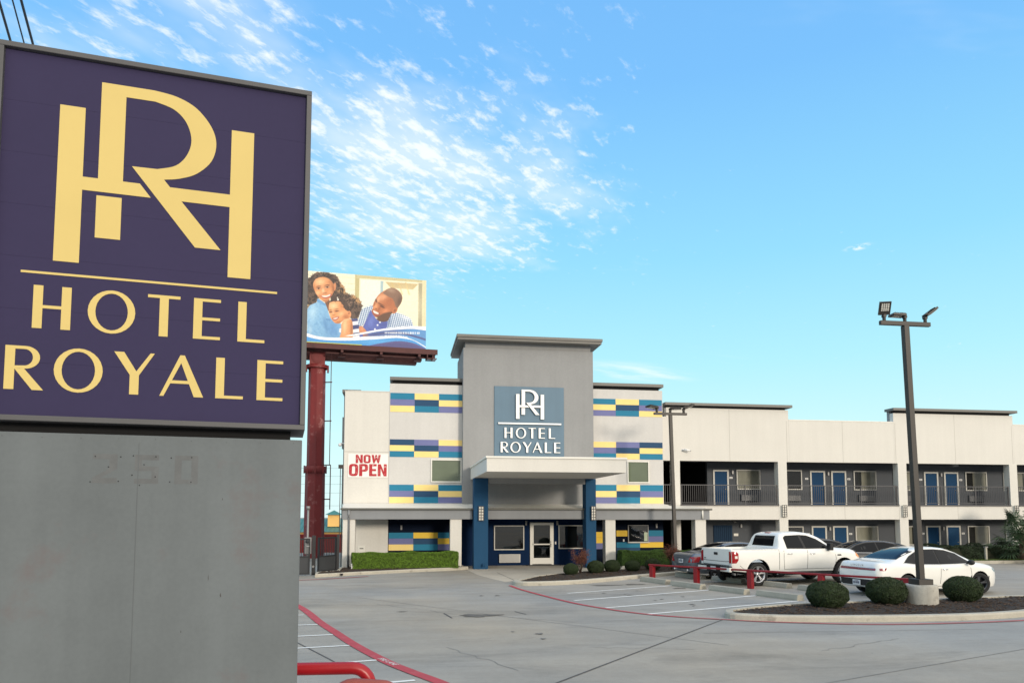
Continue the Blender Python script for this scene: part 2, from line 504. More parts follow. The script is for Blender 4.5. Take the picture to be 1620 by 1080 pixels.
cam = bpy.data.cameras.new('camera')
cam.sensor_width = 36
cam.lens = 36 * 1150 / 1620
cam.shift_y = 189 / 1620
cam.clip_end = 6000
co = bpy.data.objects.new('camera', cam)
COL.objects.link(co)
co.location = (0, 0, 2.45)
co.rotation_euler = (R(90) + math.atan(86 / 1150), 0, -R(8.8))
SC.camera = co
SC.view_settings.view_transform = 'Standard'
SC.view_settings.look = 'None'
SC.view_settings.exposure = 0.08
SC.view_settings.gamma = 1.0

# ------------------------------------------------------------------ ground
def ground_material():
    m = bpy.data.materials.new('parking_lot_concrete')
    m.use_nodes = True
    nt = NT(m)
    p = m.node_tree.nodes['Principled BSDF']
    p.inputs['Roughness'].default_value = 0.85
    p.inputs['Specular IOR Level'].default_value = 0.35
    tc = nt.n('ShaderNodeTexCoord')
    def noise(scale, detail, rough, sc=(1, 1, 1), rot=0, dist=0.0):
        mp = nt.n('ShaderNodeMapping')
        mp.inputs['Scale'].default_value = sc
        mp.inputs['Rotation'].default_value = (0, 0, R(rot))
        nt.l(tc.outputs['Object'], mp.inputs['Vector'])
        n = nt.n('ShaderNodeTexNoise')
        n.inputs['Scale'].default_value = scale
        n.inputs['Detail'].default_value = detail
        n.inputs['Roughness'].default_value = rough
        n.inputs['Distortion'].default_value = dist
        nt.l(mp.outputs[0], n.inputs['Vector'])
        return n.outputs['Fac']
    def ramp(f, a, b, lo, hi):
        r = nt.n('ShaderNodeMapRange')
        r.inputs['From Min'].default_value = a; r.inputs['From Max'].default_value = b
        r.inputs['To Min'].default_value = lo; r.inputs['To Max'].default_value = hi
        nt.l(f, r.inputs['Value'])
        return r.outputs[0]
    def mul(a, f):
        x = nt.n('ShaderNodeMix', data_type='RGBA', blend_type='MULTIPLY')
        x.inputs[0].default_value = 1
        nt.l(a, x.inputs[6]); nt.l(f, x.inputs[7])
        return x.outputs[2]
    def mix(a, b, f):
        x = nt.n('ShaderNodeMix', data_type='RGBA')
        nt.l(f, x.inputs[0]); nt.l(a, x.inputs[6])
        x.inputs[7].default_value = b
        return x.outputs[2]
    rgb = nt.n('ShaderNodeRGB'); rgb.outputs[0].default_value = C(154, 153, 149)
    c = rgb.outputs[0]
    c = mix(c, C(163, 153, 137), ramp(noise(0.09, 4, 0.55), 0.40, 0.62, 0, 0.9))       # warmer slabs
    c = mul(c, ramp(noise(0.35, 7, 0.68), 0.3, 0.7, 0.84, 1.12))
    c = mul(c, ramp(noise(0.55, 6, 0.6, (0.28, 2.6, 1), 4, 0.4), 0.35, 0.62, 1.03, 0.93))  # tyre-swept streaks
    c = mul(c, ramp(noise(0.5, 7, 0.7, (0.5, 1.4, 1), -12, 0.6), 0.52, 0.74, 1.0, 0.68))      # old stains
    c = mul(c, ramp(noise(9, 5, 0.7), 0.3, 0.7, 0.95, 1.05))
    c = mul(c, ramp(noise(70, 3, 0.7), 0.3, 0.7, 0.86, 1.12))
    sp = noise(3.2, 3, 0.9)
    c = mul(c, ramp(sp, 0.70, 0.76, 1.0, 0.62))                                           # gum spots
    nt.l(c, p.inputs['Base Color'])
    nb = noise(60, 4, 0.7)
    bp = nt.n('ShaderNodeBump')
    bp.inputs['Strength'].default_value = 0.25
    bp.inputs['Distance'].default_value = 0.01
    nt.l(nb, bp.inputs['Height']); nt.l(bp.outputs[0], p.inputs['Normal'])
    return m
M_GROUND = ground_material()
g = MB()
ys = [(-900, 0), (62, 0), (100, -4.5), (400, -4.5), (2500, -4.5)]
for (ya, za), (yb, zb) in zip(ys[:-1], ys[1:]):
    g.quad((-2500, ya, za), (2500, ya, za), (2500, yb, zb), (-2500, yb, zb))
struct(g.build('ground', M_GROUND))

def strip(pts, w, z, name, mat, closed=False, wl=None):
    """flat painted band of width w following a polyline"""
    b = MB()
    n = len(pts); L = []; Rr = []
    for i in range(n):
        a = Vector(pts[max(i - 1, 0)][:2]); c = Vector(pts[min(i + 1, n - 1)][:2])
        t = (c - a).normalized(); nn = Vector((-t.y, t.x))
        ww = w if wl is None else wl[i]
        p = Vector(pts[i][:2])
        L.append(p + nn * ww / 2); Rr.append(p - nn * ww / 2)
    for i in range(n - 1):
        b.quad((*Rr[i], z), (*Rr[i + 1], z), (*L[i + 1], z), (*L[i], z))
    return struct(b.build(name, mat))
def smooth(pts, k=6):
    out = []
    n = len(pts)
    for i in range(n - 1):
        p0 = Vector(pts[max(i - 1, 0)]); p1 = Vector(pts[i]); p2 = Vector(pts[i + 1]); p3 = Vector(pts[min(i + 2, n - 1)])
        for j in range(k):
            t = j / k
            out.append(0.5 * ((2 * p1) + (p2 - p0) * t + (2 * p0 - 5 * p1 + 4 * p2 - p3) * t * t + (3 * p1 - p0 - 3 * p2 + p3) * t ** 3))
    out.append(Vector(pts[-1]))
    return [tuple(p) for p in out]

for pts in ([(1.5, 21.2), (5.28, 22.65), (9.45, 24.55)], [(5.03, 20.72), (10.12, 22.92)], [(5.46, 18.97), (10.82, 21.09)], [(6.08, 17.58), (11.35, 19.62)]):
    if pts[0][0] == 1.5: pts = pts[1:]
    strip(pts, 0.12, 0.008, 'parking_line', M_LINEW)
for a, c in (((-3.4, 18.6), (-2.30, 18.75)), ((-3.4, 16.95), (-1.79, 17.09)), ((-3.4, 15.3), (-1.32, 15.6)), ((-3.4, 13.85), (-0.87, 14.28)),
             ((-3.4, 12.05), (-0.31, 12.78)), ((-3.4, 10.3), (0.26, 11.14))):
    strip([a, c], 0.09, 0.008, 'parking_line', M_LINEW)
rl = smooth([(3.86, 25.45), (4.08, 23.65), (4.79, 20.37), (5.42, 18.72), (6.07, 17.62), (6.79, 16.94), (7.6, 16.42), (8.6, 15.85), (11.0, 15.12), (14.75, 15.25), (17.5, 16.3)])
strip(rl[:31], 0.12, 0.012, 'fire_lane_line', M_LINER)
M_LINEF = M('worn_red_road_paint', (170, 92, 94), 0.85, 0.15, 3.0, dirt=(166, 160, 154), dirt_amt=1.0, dirt_scale=3.5)
strip(rl[30:], 0.12, 0.012, 'fire_lane_line', M_LINEF)
rl2 = smooth([(-4.6, 27.5), (-3.9, 24.0), (-2.55, 20.2), (-1.78, 17.44), (-1.36, 16.08), (-0.81, 14.31), (-0.2, 12.64), (0.22, 11.73), (0.68, 10.8), (1.3, 9.3), (2.4, 7.2)])
strip(rl2, 0.20, 0.012, 'fire_lane_line', M_LINER)
strip(smooth([(-5.5, 28.6), (-3.2, 28.9), (-1.2, 30.1)]), 0.12, 0.012, 'fire_lane_line', M_LINER)
strip([(7.6, 16.45), (2.31, 10.65), (0.5, 8.6)], 0.035, 0.006, 'expansion_joint', M_JOINT)
strip([(-2.9, 16.6), (-1.9, 14.7), (-1.2, 13.1), (-0.7, 11.9)], 0.03, 0.006, 'expansion_joint', M_JOINT)
strip([(2.95, 18.6), (3.15, 18.05)], 0.04, 0.006, 'expansion_joint', M_JOINT)
strip([(4.2, 31.3), (4.35, 27.3)], 0.03, 0.006, 'expansion_joint', M_JOINT)
strip([(1.14, 18.55), (1.28, 17.65)], 0.045, 0.006, 'expansion_joint', M_JOINT)
b = MB()
pp = []
for k in range(22):
    a = 2 * math.pi * k / 22
    rr = 1 + 0.25 * math.sin(3 * a + 1) + 0.2 * math.sin(7 * a)
    pp.append((1.98 + 0.47 * rr * math.cos(a), 18.0 + 0.24 * rr * math.sin(a)))
b._add([(x, y, 0.010) for x, y in pp], [tuple(range(22))])
struct(b.build('asphalt_patch', M_STAIN))
for (px, py, rx, ry) in ((8.3, 25.2, 0.35, 0.16), (7.2, 25.0, 0.5, 0.13), (9.35, 23.6, 0.22, 0.12), (0.1, 19.0, 0.12, 0.05)):
    b = MB(); pp = []
    for k in range(16):
        a = 2 * math.pi * k / 16; rr = 1 + 0.3 * math.sin(3 * a + px) + 0.2 * math.sin(5 * a)
        pp.append((px + rx * rr * math.cos(a), py + ry * rr * math.sin(a), 0.010))
    b._add(pp, [tuple(range(16))])
    struct(b.build('asphalt_patch', M_STAIN))

# hairline cracks, faint saw-cut joints, oil drips in the stalls
M_CRACK = M('hairline_crack', (134, 132, 128), 0.9, 0.2, 5.0)
M_SAW = M('saw_cut_joint', (128, 126, 122), 0.9, 0.15, 3.0)
rc = random.Random(21)
def jag(p, q, n, amp):
    p, q = Vector(p), Vector(q); t = (q - p).normalized(); nn = Vector((-t.y, t.x))
    return [tuple(p.lerp(q, i / n) + nn * (rc.uniform(-amp, amp) if 0 < i < n else 0)) for i in range(n + 1)]
for p, q in (((-1.2, 22.5), (6.2, 13.2)), ((1.2, 27.0), (7.4, 25.3)), ((-2.2, 27.0), (4.6, 22.0)), ((4.0, 9.2), (13.0, 12.6)), ((6.3, 14.6), (12.5, 14.2))):
    strip([p, q], 0.018, 0.006, 'saw_cut', M_SAW)
for p, q, n in (((2.4, 17.8), (4.6, 16.1), 14), ((-0.6, 20.8), (1.4, 18.4), 12), ((3.6, 13.4), (5.4, 12.9), 12), ((6.2, 21.6), (8.2, 23.2), 12), ((0.9, 13.8), (1.9, 11.6), 12), ((7.6, 12.4), (9.9, 13.4), 14)):
    strip(jag(p, q, n, .07), 0.014, 0.007, 'hairline_crack', M_CRACK)
M_OIL = M('oil_drip', (112, 109, 104), 0.7, 0.25, 8.0)
for k in range(16):
    st = rc.choice(((6.6, 22.4), (7.6, 22.9), (6.9, 20.7), (8.2, 21.3), (7.6, 18.9), (9.0, 19.6), (3.0, 22.0), (2.6, 15.0)))
    px, py, rr0 = st[0] + rc.gauss(0, .45), st[1] + rc.gauss(0, .35), rc.uniform(.02, .09)
    b = MB(); b._add([(px + rr0 * (1 + .3 * math.sin(3 * a + k)) * math.cos(a), py + rr0 * (1 + .3 * math.sin(3 * a + k)) * math.sin(a), 0.011) for a in [2 * math.pi * i / 12 for i in range(12)]], [tuple(range(12))])
    struct(b.build('oil_drip', M_OIL))

def text_mesh(txt, size, name, mat, parent=None, M4=None, extrude=0.0):
    cu = bpy.data.curves.new(name, 'FONT')
    cu.body = txt; cu.size = size; cu.extrude = extrude
    cu.align_x = 'CENTER'; cu.align_y = 'CENTER'
    tmp = bpy.data.objects.new('tmp', cu)
    COL.objects.link(tmp)
    bpy.context.view_layer.update()
    me = bpy.data.meshes.new_from_object(tmp.evaluated_get(bpy.context.evaluated_depsgraph_get()))
    bpy.data.objects.remove(tmp)
    bpy.data.curves.remove(cu)
    me.name = name
    if M4 is not None: me.transform(M4)
    me.materials.clear(); me.materials.append(mat)
    o = bpy.data.objects.new(name, me)
    COL.objects.link(o)
    if parent is not None: o.parent = parent
    return o
# stencilled words along the red line, read along the lane
ang = math.atan2(11.73 - 12.64, 0.22 + 0.2)
struct(text_mesh('FIRE LANE', 0.15, 'lane_lettering', M_LINEW, None,
                 Matrix.Translation((-0.16, 12.56, 0.017)) @ Matrix.Rotation(ang, 4, 'Z')))

# ------------------------------------------------------------------ letters (unit height, thick and thin strokes)
TH, TN = 0.195, 0.072
def arc(cx, cy, rx, ry, a0, a1, n=14):
    return [(cx + rx * math.cos(R(a0 + (a1 - a0) * i / n)), cy + ry * math.sin(R(a0 + (a1 - a0) * i / n))) for i in range(n + 1)]
def rect(x0, y0, x1, y1):
    return [(x0, y0), (x1, y0), (x1, y1), (x0, y1)]
GLY = {
    'H': [rect(0, 0, TH, 1), rect(0.575, 0, 0.77, 1), rect(TH, 0.47, 0.575, 0.47 + TN)],
    'O': [arc(.5, .5, .5, .515, -90, 90) + arc(.5, .5, .342, .44, 90, -90), arc(.5, .5, .5, .515, 90, 270) + arc(.5, .5, .342, .44, 270, 90)],
    'T': [rect(0, 1 - TN, .71, 1), rect(.26, 0, .26 + TH, 1 - TN)],
    'E': [rect(0, 0, TH, 1), rect(TH, 0, .61, TN), rect(TH, .465, .60, .465 + TN), rect(TH, 1 - TN, .61, 1)],
    'L': [rect(0, 0, TH, 1), rect(TH, 0, .63, TN)],
    'R': [rect(0, 0, TH, 1), [(TH, 1)] + arc(.40, .74, .29, .26, 90, -90) + [(.30, .48), (TH, .47)] + [(TH, .47 + TN)] + arc(.38, .74, .17, .19, -90, 90) + [(TH, 1 - TN)],
          [(TH, .47), (.385, .48), (.78, 0), (.555, 0)]],
    'Y': [rect(.345, 0, .345 + TH, .46), [(0, 1), (.21, 1), (.475, .565), (.54, .46), (.345, .46)], [(.775, 1), (.865, 1), (.54, .46), (.44, .46), (.475, .54)]],
    'A': [[(0, 0), (.088, 0), (.505, .92), (.43, 1)], [(.43, 1), (.53, 1), (.965, 0), (.755, 0), (.46, .8)], [(.165, .31), (.70, .31), (.66, .385), (.20, .385)]],
}
def word(s, xs, y, h, sx=1.0):
    out = []
    for ch, x in zip(s, xs):
        for p in GLY[ch]:
            out.append([(x + a * h * sx, y + b * h) for a, b in p])
    return out
HOTEL_X = [-1.808, -1.471, -1.09, -.784, -.479]
ROYALE_X = [-1.957, -1.663, -1.293, -.993, -.62, -.334]
bowl_o = smooth([(-1.10, 5.571), (-.947, 5.549), (-.81, 5.483), (-.704, 5.357), (-.666, 5.229), (-.696, 5.091), (-.795, 4.981), (-.911, 4.927), (-1.014, 4.905)], 5)
bowl_i = smooth([(-1.061, 4.978), (-.939, 5.022), (-.866, 5.112), (-.838, 5.23), (-.874, 5.358), (-.96, 5.447), (-1.09, 5.487)], 5)
MONO = [rect(-1.70, 4.225, -1.54, 5.36), rect(-.56, 4.22, -.40, 5.356),
        [(-1.443, 5.571)] + bowl_o + [(-.614, 4.42), (-.79, 4.42), (-1.228, 4.975)] + bowl_i + [(-1.282, 5.487), (-1.283, 4.853), (-1.443, 4.853)],
        [(-1.54, 4.853), (-1.172, 4.853), (-1.097, 4.757), (-1.54, 4.757)],
        rect(-1.448, 4.42, -1.286, 4.729),
        [(-.972, 4.853), (-.56, 4.853), (-.56, 4.757), (-.893, 4.757)]]

# ------------------------------------------------------------------ the roadside sign in the foreground
SA = R(8.6)
SORG = (-0.7316 - 1.035 * math.cos(SA), 5.6506 - 1.035 * math.sin(SA), 0.0)
sign = thing('pylon_sign', SORG, 'big purple roadside sign with gold lettering on a grey metal pedestal', 'sign', rz=SA)
# local frame of the sign: x along the face (right edge at +1.035), -y towards the viewer, z up
def sT(u, v, d):
    return Vector((u + 1.035, -d, v))
def sx(u): return u + 1.035
b = MB()
x0, x1, z0, z1 = sx(-2.087), sx(0.017), 3.092, 5.75
fw_ = 0.038
b.box(x0, x1, 0.02, 0.55, z0, z1, 0)
for (a0, a1, c0, c1) in ((x0, x1, z1 - fw_, z1), (x0, x1, z0, z0 + fw_), (x0, x0 + fw_, z0 + fw_, z1 - fw_), (x1 - fw_, x1, z0 + fw_, z1 - fw_)):
    b.box(a0, a1, -0.035, 0.02, c0, c1, 0)
b.build('cabinet', M_SIGNF, sign, bevel=0.004)
b = MB()
zz = z0 + fw_
hh = (z1 - z0 - 2 * fw_) / 7
for k in range(7):      # the face is made of seven strips with fine seams
    b.box(x0 + fw_, x1 - fw_, 0.0, 0.019, zz + k * hh + 0.0004, zz + (k + 1) * hh - 0.0004)
b.build('face_panel', M_SIGNP, sign)
MB().plate(MONO, sT, 0.0, 0.003).build('monogram', M_GOLD, sign)
MB().plate([rect(-1.89, 4.124, -.206, 4.140)], sT, 0.0, 0.003).build('rule_line', M_GOLD, sign)
for wd, xs, y in (('HOTEL', HOTEL_X, 3.74), ('ROYALE', ROYALE_X, 3.308)):
    for ch, x in zip(wd, xs):
        MB().plate([[(x + a * .302, y + q * .302) for a, q in p] for p in GLY[ch]], sT, 0.0, 0.003).build('letter', M_GOLD, sign)
b = MB(); b.box(sx(-2.02), sx(-0.085), 0.10, 0.48, 3.0, 3.0915)
b.build('neck', M_BLACK, sign)
b = MB(); b.box(sx(-2.10), sx(0.0), 0.0, 0.52, -0.1, 3.018)
b.build('pedestal', M_PED, sign, bevel=0.006)
b = MB(); b.box(sx(-1.115), sx(-1.110), -.0008, .0, 0, 2.96); b.build('panel_seam', M('seam_line', (90, 95, 98), 0.8, 0.1), sign)
for (u, v, w_, h_) in ((-.545, 1.86, .006, .035), (-.80, 1.62, .004, .02), (-.55, 2.56, .003, .02), (-.63, 1.98, .003, .05)):
    MB().plate([[(u, v), (u + w_, v + h_ * .3), (u + w_ * .4, v + h_), (u - w_ * .6, v + h_ * .5)]], sT, -.0005, .0008).build('scratch', M('scratch_mark', (70, 66, 66), 0.8, 0.1), sign)
# ghost of the old street number: stained digits and bolt holes
DIG = {'2': [rect(0, .82, .62, 1), rect(.42, .5, .62, .82), [(0, .18), (.2, .18), (.62, .5), (.42, .5)], rect(0, 0, .62, .18)],
       '5': [rect(0, .82, .62, 1), rect(0, .5, .18, .82), rect(0, .44, .62, .6), rect(.44, .15, .62, .44), rect(0, 0, .62, .17)],
       '0': [rect(0, .0, .18, 1), rect(.44, 0, .62, 1), rect(.18, .84, .44, 1), rect(.18, 0, .44, .16)]}
for ch, x in (('2', -1.40), ('5', -1.135), ('0', -.875)):
    MB().plate([[(x + a * .25, 2.675 + q * .205) for a, q in p] for p in DIG[ch]], sT, -0.001, 0.0004).build('number_stain', M_GHOST, sign)
for (u, v, r_) in [(u, v, .0042) for u, v in ((-1.385, 2.862), (-1.225, 2.862), (-1.145, 2.872), (-1.0, 2.868), (-1.075, 2.81), (-.90, 2.862), (-.765, 2.868), (-1.41, 2.684), (-1.235, 2.69), (-1.10, 2.664), (-1.15, 2.735), (-1.0, 2.725), (-.905, 2.69), (-.765, 2.69), (-1.30, 2.79))] + [(-1.95 + k * .236, 2.988 + .004 * math.sin(k * 5), .0018) for k in range(9)]:
    MB().lathe([(0.0, -0.003), (r_, -0.003), (r_, 0.001)], (sx(u), 0, v), 'y', 8).build('bolt', M_CARBLK, sign)

# red pipe guards standing beside the sign
def pipe_guard(x0, x1, y, top, r, mat, label, y2=None):
    t = thing('pipe_guard', ((x0 + x1) / 2, y, 0), label, 'pipe guard', 'bent pipe guards by the big sign')
    y2 = y if y2 is None else y2
    rb = 0.16
    P = [(x0, y, -0.05), (x0, y, top - rb)]
    for k in range(1, 7):
        a = R(90 * k / 6); P.append((x0 + rb * (1 - math.cos(a)), y, top - rb + rb * math.sin(a)))
    for k in range(7):
        a = R(90 - 90 * k / 6); P.append((x1 - rb + rb * math.cos(a), y2, top - rb + rb * math.sin(a)))
    P.append((x1, y2, -0.05))
    m = MB((((x0 + x1) / 2), y, 0)); m.tube(P, r, 16); m.build('bent_pipe', mat, t)
    for xx, yy in ((x0, y), (x1, y2)):
        m = MB((((x0 + x1) / 2), y, 0)); m.lathe([(r * 2.0, -0.02), (r * 2.0, 0.02), (r * 1.05, 0.03)], (xx, yy, 0), 'z', 16); m.build('footing', M_KERB, t)
    return t
pipe_guard(-2.3, -0.245, 6.98, 1.072, 0.057, M_RED, 'glossy red bent pipe guard just right of the big sign', 6.86)
pipe_guard(-0.53, 0.02, 6.50, 1.005, 0.055, M_REDOLD, 'faded brownish red pipe guard, only its top showing at the bottom edge', 6.40)

# ------------------------------------------------------------------ the hotel
BO = (6.0, 34.0, 0.0)
hotel = thing('hotel_building', BO, 'cream and grey two storey hotel with blue and yellow blocks and an entrance canopy', 'hotel')
def B(): return MB(BO)
def part(name, mats, fn, parent=None, bevel=0.0):
    b = B(); fn(b)
    return b.build(name, mats, hotel if parent is None else parent, bevel)
WY = 35.6
# walls of the lobby block
part('end_wall', W_CREAM, lambda b: (b.box(-2.65, -0.52, WY, 48, 0, 8.44), b.box(-2.67, -0.5, WY - 0.02, WY + 0.2, 8.44, 8.48)), bevel=0.01)
b = B(); b.box(-2.80, -2.55, WY + 0.25, 48, 8.40, 8.56); b.box(-2.66, -1.9, WY + 0.25, 48, 8.48, 8.56)
b.build('side_roof_edge', M_CAP, hotel)
def banded(b, xa, xb):
    b.box(xa, xb, WY - 0.03, 38.5, 2.75, 8.87)
part('banded_wall', W_BAND, lambda b: banded(b, -0.52, 3.10), bevel=0.006)
part('banded_wall', W_BAND, lambda b: banded(b, 9.50, 13.36), bevel=0.006)
for xa, xb, l, r_ in ((-0.40, 3.02, -0.50, 3.02), (9.56, 13.22, 9.56, 13.34)):
    part('roof_gap', M_BLACK, lambda b: b.box(xa, xb, WY + 0.10, 38.3, 8.87, 9.03))
    part('roof_cap', M_CAP, lambda b: b.box(l - 0.02, r_ + 0.06, WY - 0.13, 38.6, 9.03, 9.19), bevel=0.01)
part('tower', W_TOWER, lambda b: b.box(3.02, 9.56, 35.1, 38.7, 2.85, 10.66), bevel=0.008)
part('tower_neck', W_TOWER, lambda b: b.box(3.12, 9.46, 35.2, 38.6, 10.66, 10.96))
b = B()
cy0, cy1, cx0, cx1 = 34.62, 39.1, 2.66, 9.94
b.box(cx0, cx1, cy0, cy1, 11.08, 11.22, 0)
b.box(cx0 + .04, cx1 - .04, cy0 + .05, cy1 - .05, 10.96, 11.08, 1)
b.build('tower_roof_cap', [M_CAP, M_CAP], hotel, bevel=0.01)
# main mass behind (roof seen from nowhere but casting and closing the block)
part('rear_block', W_CREAM, lambda b: (b.box(-0.52, 13.3, 38.7, 48, 0, 8.2), b.box(-0.5, 13.3, 36.2, 38.69, 0.0, 2.74)))

# painted blocks on the banded walls
def blocks(rows, cols, ys, y, proud=0.012):
    mats = [M_TEAL, M_YELL, M_PURP, M_NAVY, M_YELD, M_DNAVY]
    key = {'t': 0, 'y': 1, 'p': 2, 'n': 3, 'g': 4, 'd': 5}
    b = B()
    for r, row in enumerate(rows):
        for c, ch in enumerate(row):
            if ch == '.': continue
            b.box(cols[c] + 0.002, cols[c + 1] - 0.002, y - proud, y - 0.001, ys[r + 1] + 0.002, ys[r] - 0.002, key[ch])
    return b.build('painted_blocks', mats, hotel)
f0 = WY - 0.03
LC = [-0.49, 0.685, 1.87, 3.02]
for (zt, zb, rows) in ((8.41, 7.48, ('tyt', 'pny', 'ytp')), (6.14, 5.28, ('npy', 'ynp', 'tyt')), (3.94, 3.05, ('tyt', 'pny', 'ytp'))):
    blocks(rows, LC, [zt, zt - (zt - zb) / 3, zt - 2 * (zt - zb) / 3, zb], f0)
RC = [9.57, 10.86, 12.10, 13.33]
for (zt, zb, rows) in ((8.38, 7.50, ('tyt', 'ynp', 'pty')), (6.18, 5.30, ('ypn', 'pny', 'tyt')), (4.0, 3.06, ('tyt', 'ynp', 'pty'))):
    blocks(rows, RC, [zt, zt - (zt - zb) / 3, zt - 2 * (zt - zb) / 3, zb], f0)

def window(x0, x1, z0, z1, y, fr=0.05, back=M_DARK, glass=M_GLASSD, curtain=None, frm=M_FRAME, mull=(), depth=0.07, cfrac=(0, 1)):
    """frame proud of the wall at y, pane inside it, curtain behind the pane"""
    b = B()
    for q in ((x0, x1, z1 - fr, z1), (x0, x1, z0, z0 + fr), (x0, x0 + fr, z0 + fr, z1 - fr), (x1 - fr, x1, z0 + fr, z1 - fr)):
        b.box(q[0], q[1], y - depth, y - 0.004, q[2], q[3])
    for mx in mull:
        b.box(mx - fr * .4, mx + fr * .4, y - depth + .01, y - 0.004, z0 + fr, z1 - fr)
    w = b.build('window', frm, hotel)
    b = B(); b.box(x0 + fr * .5, x1 - fr * .5, y - 0.012, y - 0.005, z0 + fr * .5, z1 - fr * .5)
    b.build('window_backing', back, w)
    if curtain is not None:
        b = B()
        a0 = x0 + fr + (x1 - x0 - 2 * fr) * cfrac[0]; a1 = x0 + fr + (x1 - x0 - 2 * fr) * cfrac[1]
        n = max(8, int((a1 - a0) / 0.035))
        if curtain is M_BLIND: n = 4
        vs = []
        for k in range(n + 1):
            xx = a0 + (a1 - a0) * k / n
            dy = (0.012 if k % 2 else 0.0) if curtain is not M_BLIND else 0
            vs += [(xx, y - 0.026 - dy, z0 + fr * .6), (xx, y - 0.026 - dy, z1 - fr * .6)]
        b._add(vs, [(2 * k, 2 * k + 2, 2 * k + 3, 2 * k + 1) for k in range(n)])
        b.build('curtain' if curtain is not M_BLIND else 'blind', curtain, w)
    b = B(); b.quad((x0 + fr, y - 0.046, z0 + fr), (x1 - fr, y - 0.046, z0 + fr), (x1 - fr, y - 0.046, z1 - fr), (x0 + fr, y - 0.046, z1 - fr))
    b.build('window_pane', glass, w)
    return w
M_GLASSG = glass_mat('tinted_window_glass', (0.74, 0.79, 0.74), 0.10)
window(1.50, 3.0, 4.06, 5.19, f0, 0.055, M_DARK, M_GLASSG, M_BLIND, M_WHITE)
window(11.43, 12.58, 4.10, 5.21, f0, 0.05, M_DARK, M_GLASSG, M_BLIND, M_WHITE)

# ground floor front
GY = 35.66
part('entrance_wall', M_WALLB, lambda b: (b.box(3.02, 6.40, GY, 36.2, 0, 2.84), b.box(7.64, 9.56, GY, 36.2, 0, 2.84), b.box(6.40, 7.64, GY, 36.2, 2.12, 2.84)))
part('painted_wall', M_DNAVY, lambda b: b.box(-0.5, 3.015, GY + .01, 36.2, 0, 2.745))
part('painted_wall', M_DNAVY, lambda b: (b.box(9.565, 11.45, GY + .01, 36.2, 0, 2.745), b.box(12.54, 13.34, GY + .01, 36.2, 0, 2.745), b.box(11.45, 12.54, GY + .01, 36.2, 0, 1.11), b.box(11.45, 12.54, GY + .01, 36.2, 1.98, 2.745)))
g0 = GY + .01
blocks(('tgt', 'png', 'ytp'), [-0.49, 0.69, 1.87, 3.0], [1.63, 1.35, 1.065, 0.77], g0)
blocks(('tg', 'pg', 'dp'), [8.9, 9.6, 10.15], [1.63, 1.35, 1.065, 0.77], g0)
blocks(('g', 'd'), [10.86, 11.44], [1.70, 1.40, 1.11], g0)
blocks(('t', 'p'), [12.55, 13.33], [1.70, 1.40, 1.11], g0)
blocks(('tg',), [10.86, 12.10, 13.33], [1.105, 0.83], g0)
blocks(('nd',), [10.86, 12.10, 13.33], [0.826, 0.55], g0)

window(4.62, 6.12, 0.76, 1.96, GY, 0.045, M_DARK, glass_mat('mirror_window_glass', (0.3, 0.34, 0.36), 0.10), None, M_FRAME)
window(7.86, 9.30, 0.80, 1.97, GY, 0.045, M_DARK, M_GLASSD, None, M_FRAME)
# entrance door
b = B()
for q in ((6.42, 6.53, 0.0, 2.10), (7.50, 7.61, 0.0, 2.10), (6.53, 7.50, 1.98, 2.10), (6.53, 7.50, 0.06, 0.36), (6.53, 7.50, 1.00, 1.06), (6.53, 6.60, 0.36, 1.98), (7.43, 7.50, 0.36, 1.98)):
    b.box(q[0], q[1], GY - 0.05, GY + 0.03, q[2], q[3])
door = b.build('entrance_door', M_WHITE, hotel, bevel=0.004)
b = B(); b.quad((6.60, GY, 0.36), (7.43, GY, 0.36), (7.43, GY, 1.98), (6.60, GY, 1.98)); b.build('door_pane', M_GLASSD, door)
b = B(); b.box(6.5, 7.5, GY + .3, GY + .35, 0.05, 2.1); b.build('dark_lobby', M_DARK, door)
b = B(); b.tube([(7.46, GY - .05, .90), (7.46, GY - .11, .92), (7.46, GY - .11, 1.16), (7.46, GY - .05, 1.18)], 0.014, 8); b.build('door_handle', M_STEEL, door)
part('door_sill', M_CAPD, lambda b: b.box(6.2, 7.9, GY - 0.5, GY - .06, 0.004, 0.03))
# air conditioner under the window
b = B(); b.box(4.87, 5.93, GY - 0.09, GY - .002, 0.14, 0.56); ac = b.build('air_conditioner', M_STEEL, hotel, bevel=0.01)
b = B()
for k in range(9): b.box(4.93, 5.87, GY - 0.10, GY - .091, 0.175 + k * .041, 0.198 + k * .041)
b.build('air_grille', M_GREYM, ac)
# small wall lamps and switches at ground level
def sconce(x, z, y, w=.09, h=.22):
    b = B(); b.box(x - w / 2, x + w / 2, y - .08, y - .002, z - h / 2, z + h / 2)
    return b.build('wall_light', M_GREYM, hotel, bevel=0.01)
for x, z, y in ((0.11, 1.87, g0), (6.22, 2.08, GY), (7.80, 2.08, GY), (12.97, 1.93, g0)):
    sconce(x, z, y)
part('switch_plate', M_CAM, lambda b: b.box(7.68, 7.75, GY - .02, GY - .002, 1.02, 1.16))
part('switch_plate', M_CAM, lambda b: b.box(11.20, 11.27, g0 - .03, g0 - .013, 1.14, 1.26))
# service window with a ledge, papers and small things on it
tw = window(11.46, 12.53, 1.10, 1.97, g0, 0.03, M_DARK, M_GLASSD, None, M_GREYM)
part('service_ledge', M_WHITE, lambda b: b.box(11.42, 12.57, g0 - .16, g0 - .014, 1.075, 1.10))
b = B(); b.box(12.30, 12.48, g0 - .054, g0 - .049, 1.16, 1.60); b.build('paper_notice', M_PAPER, tw)
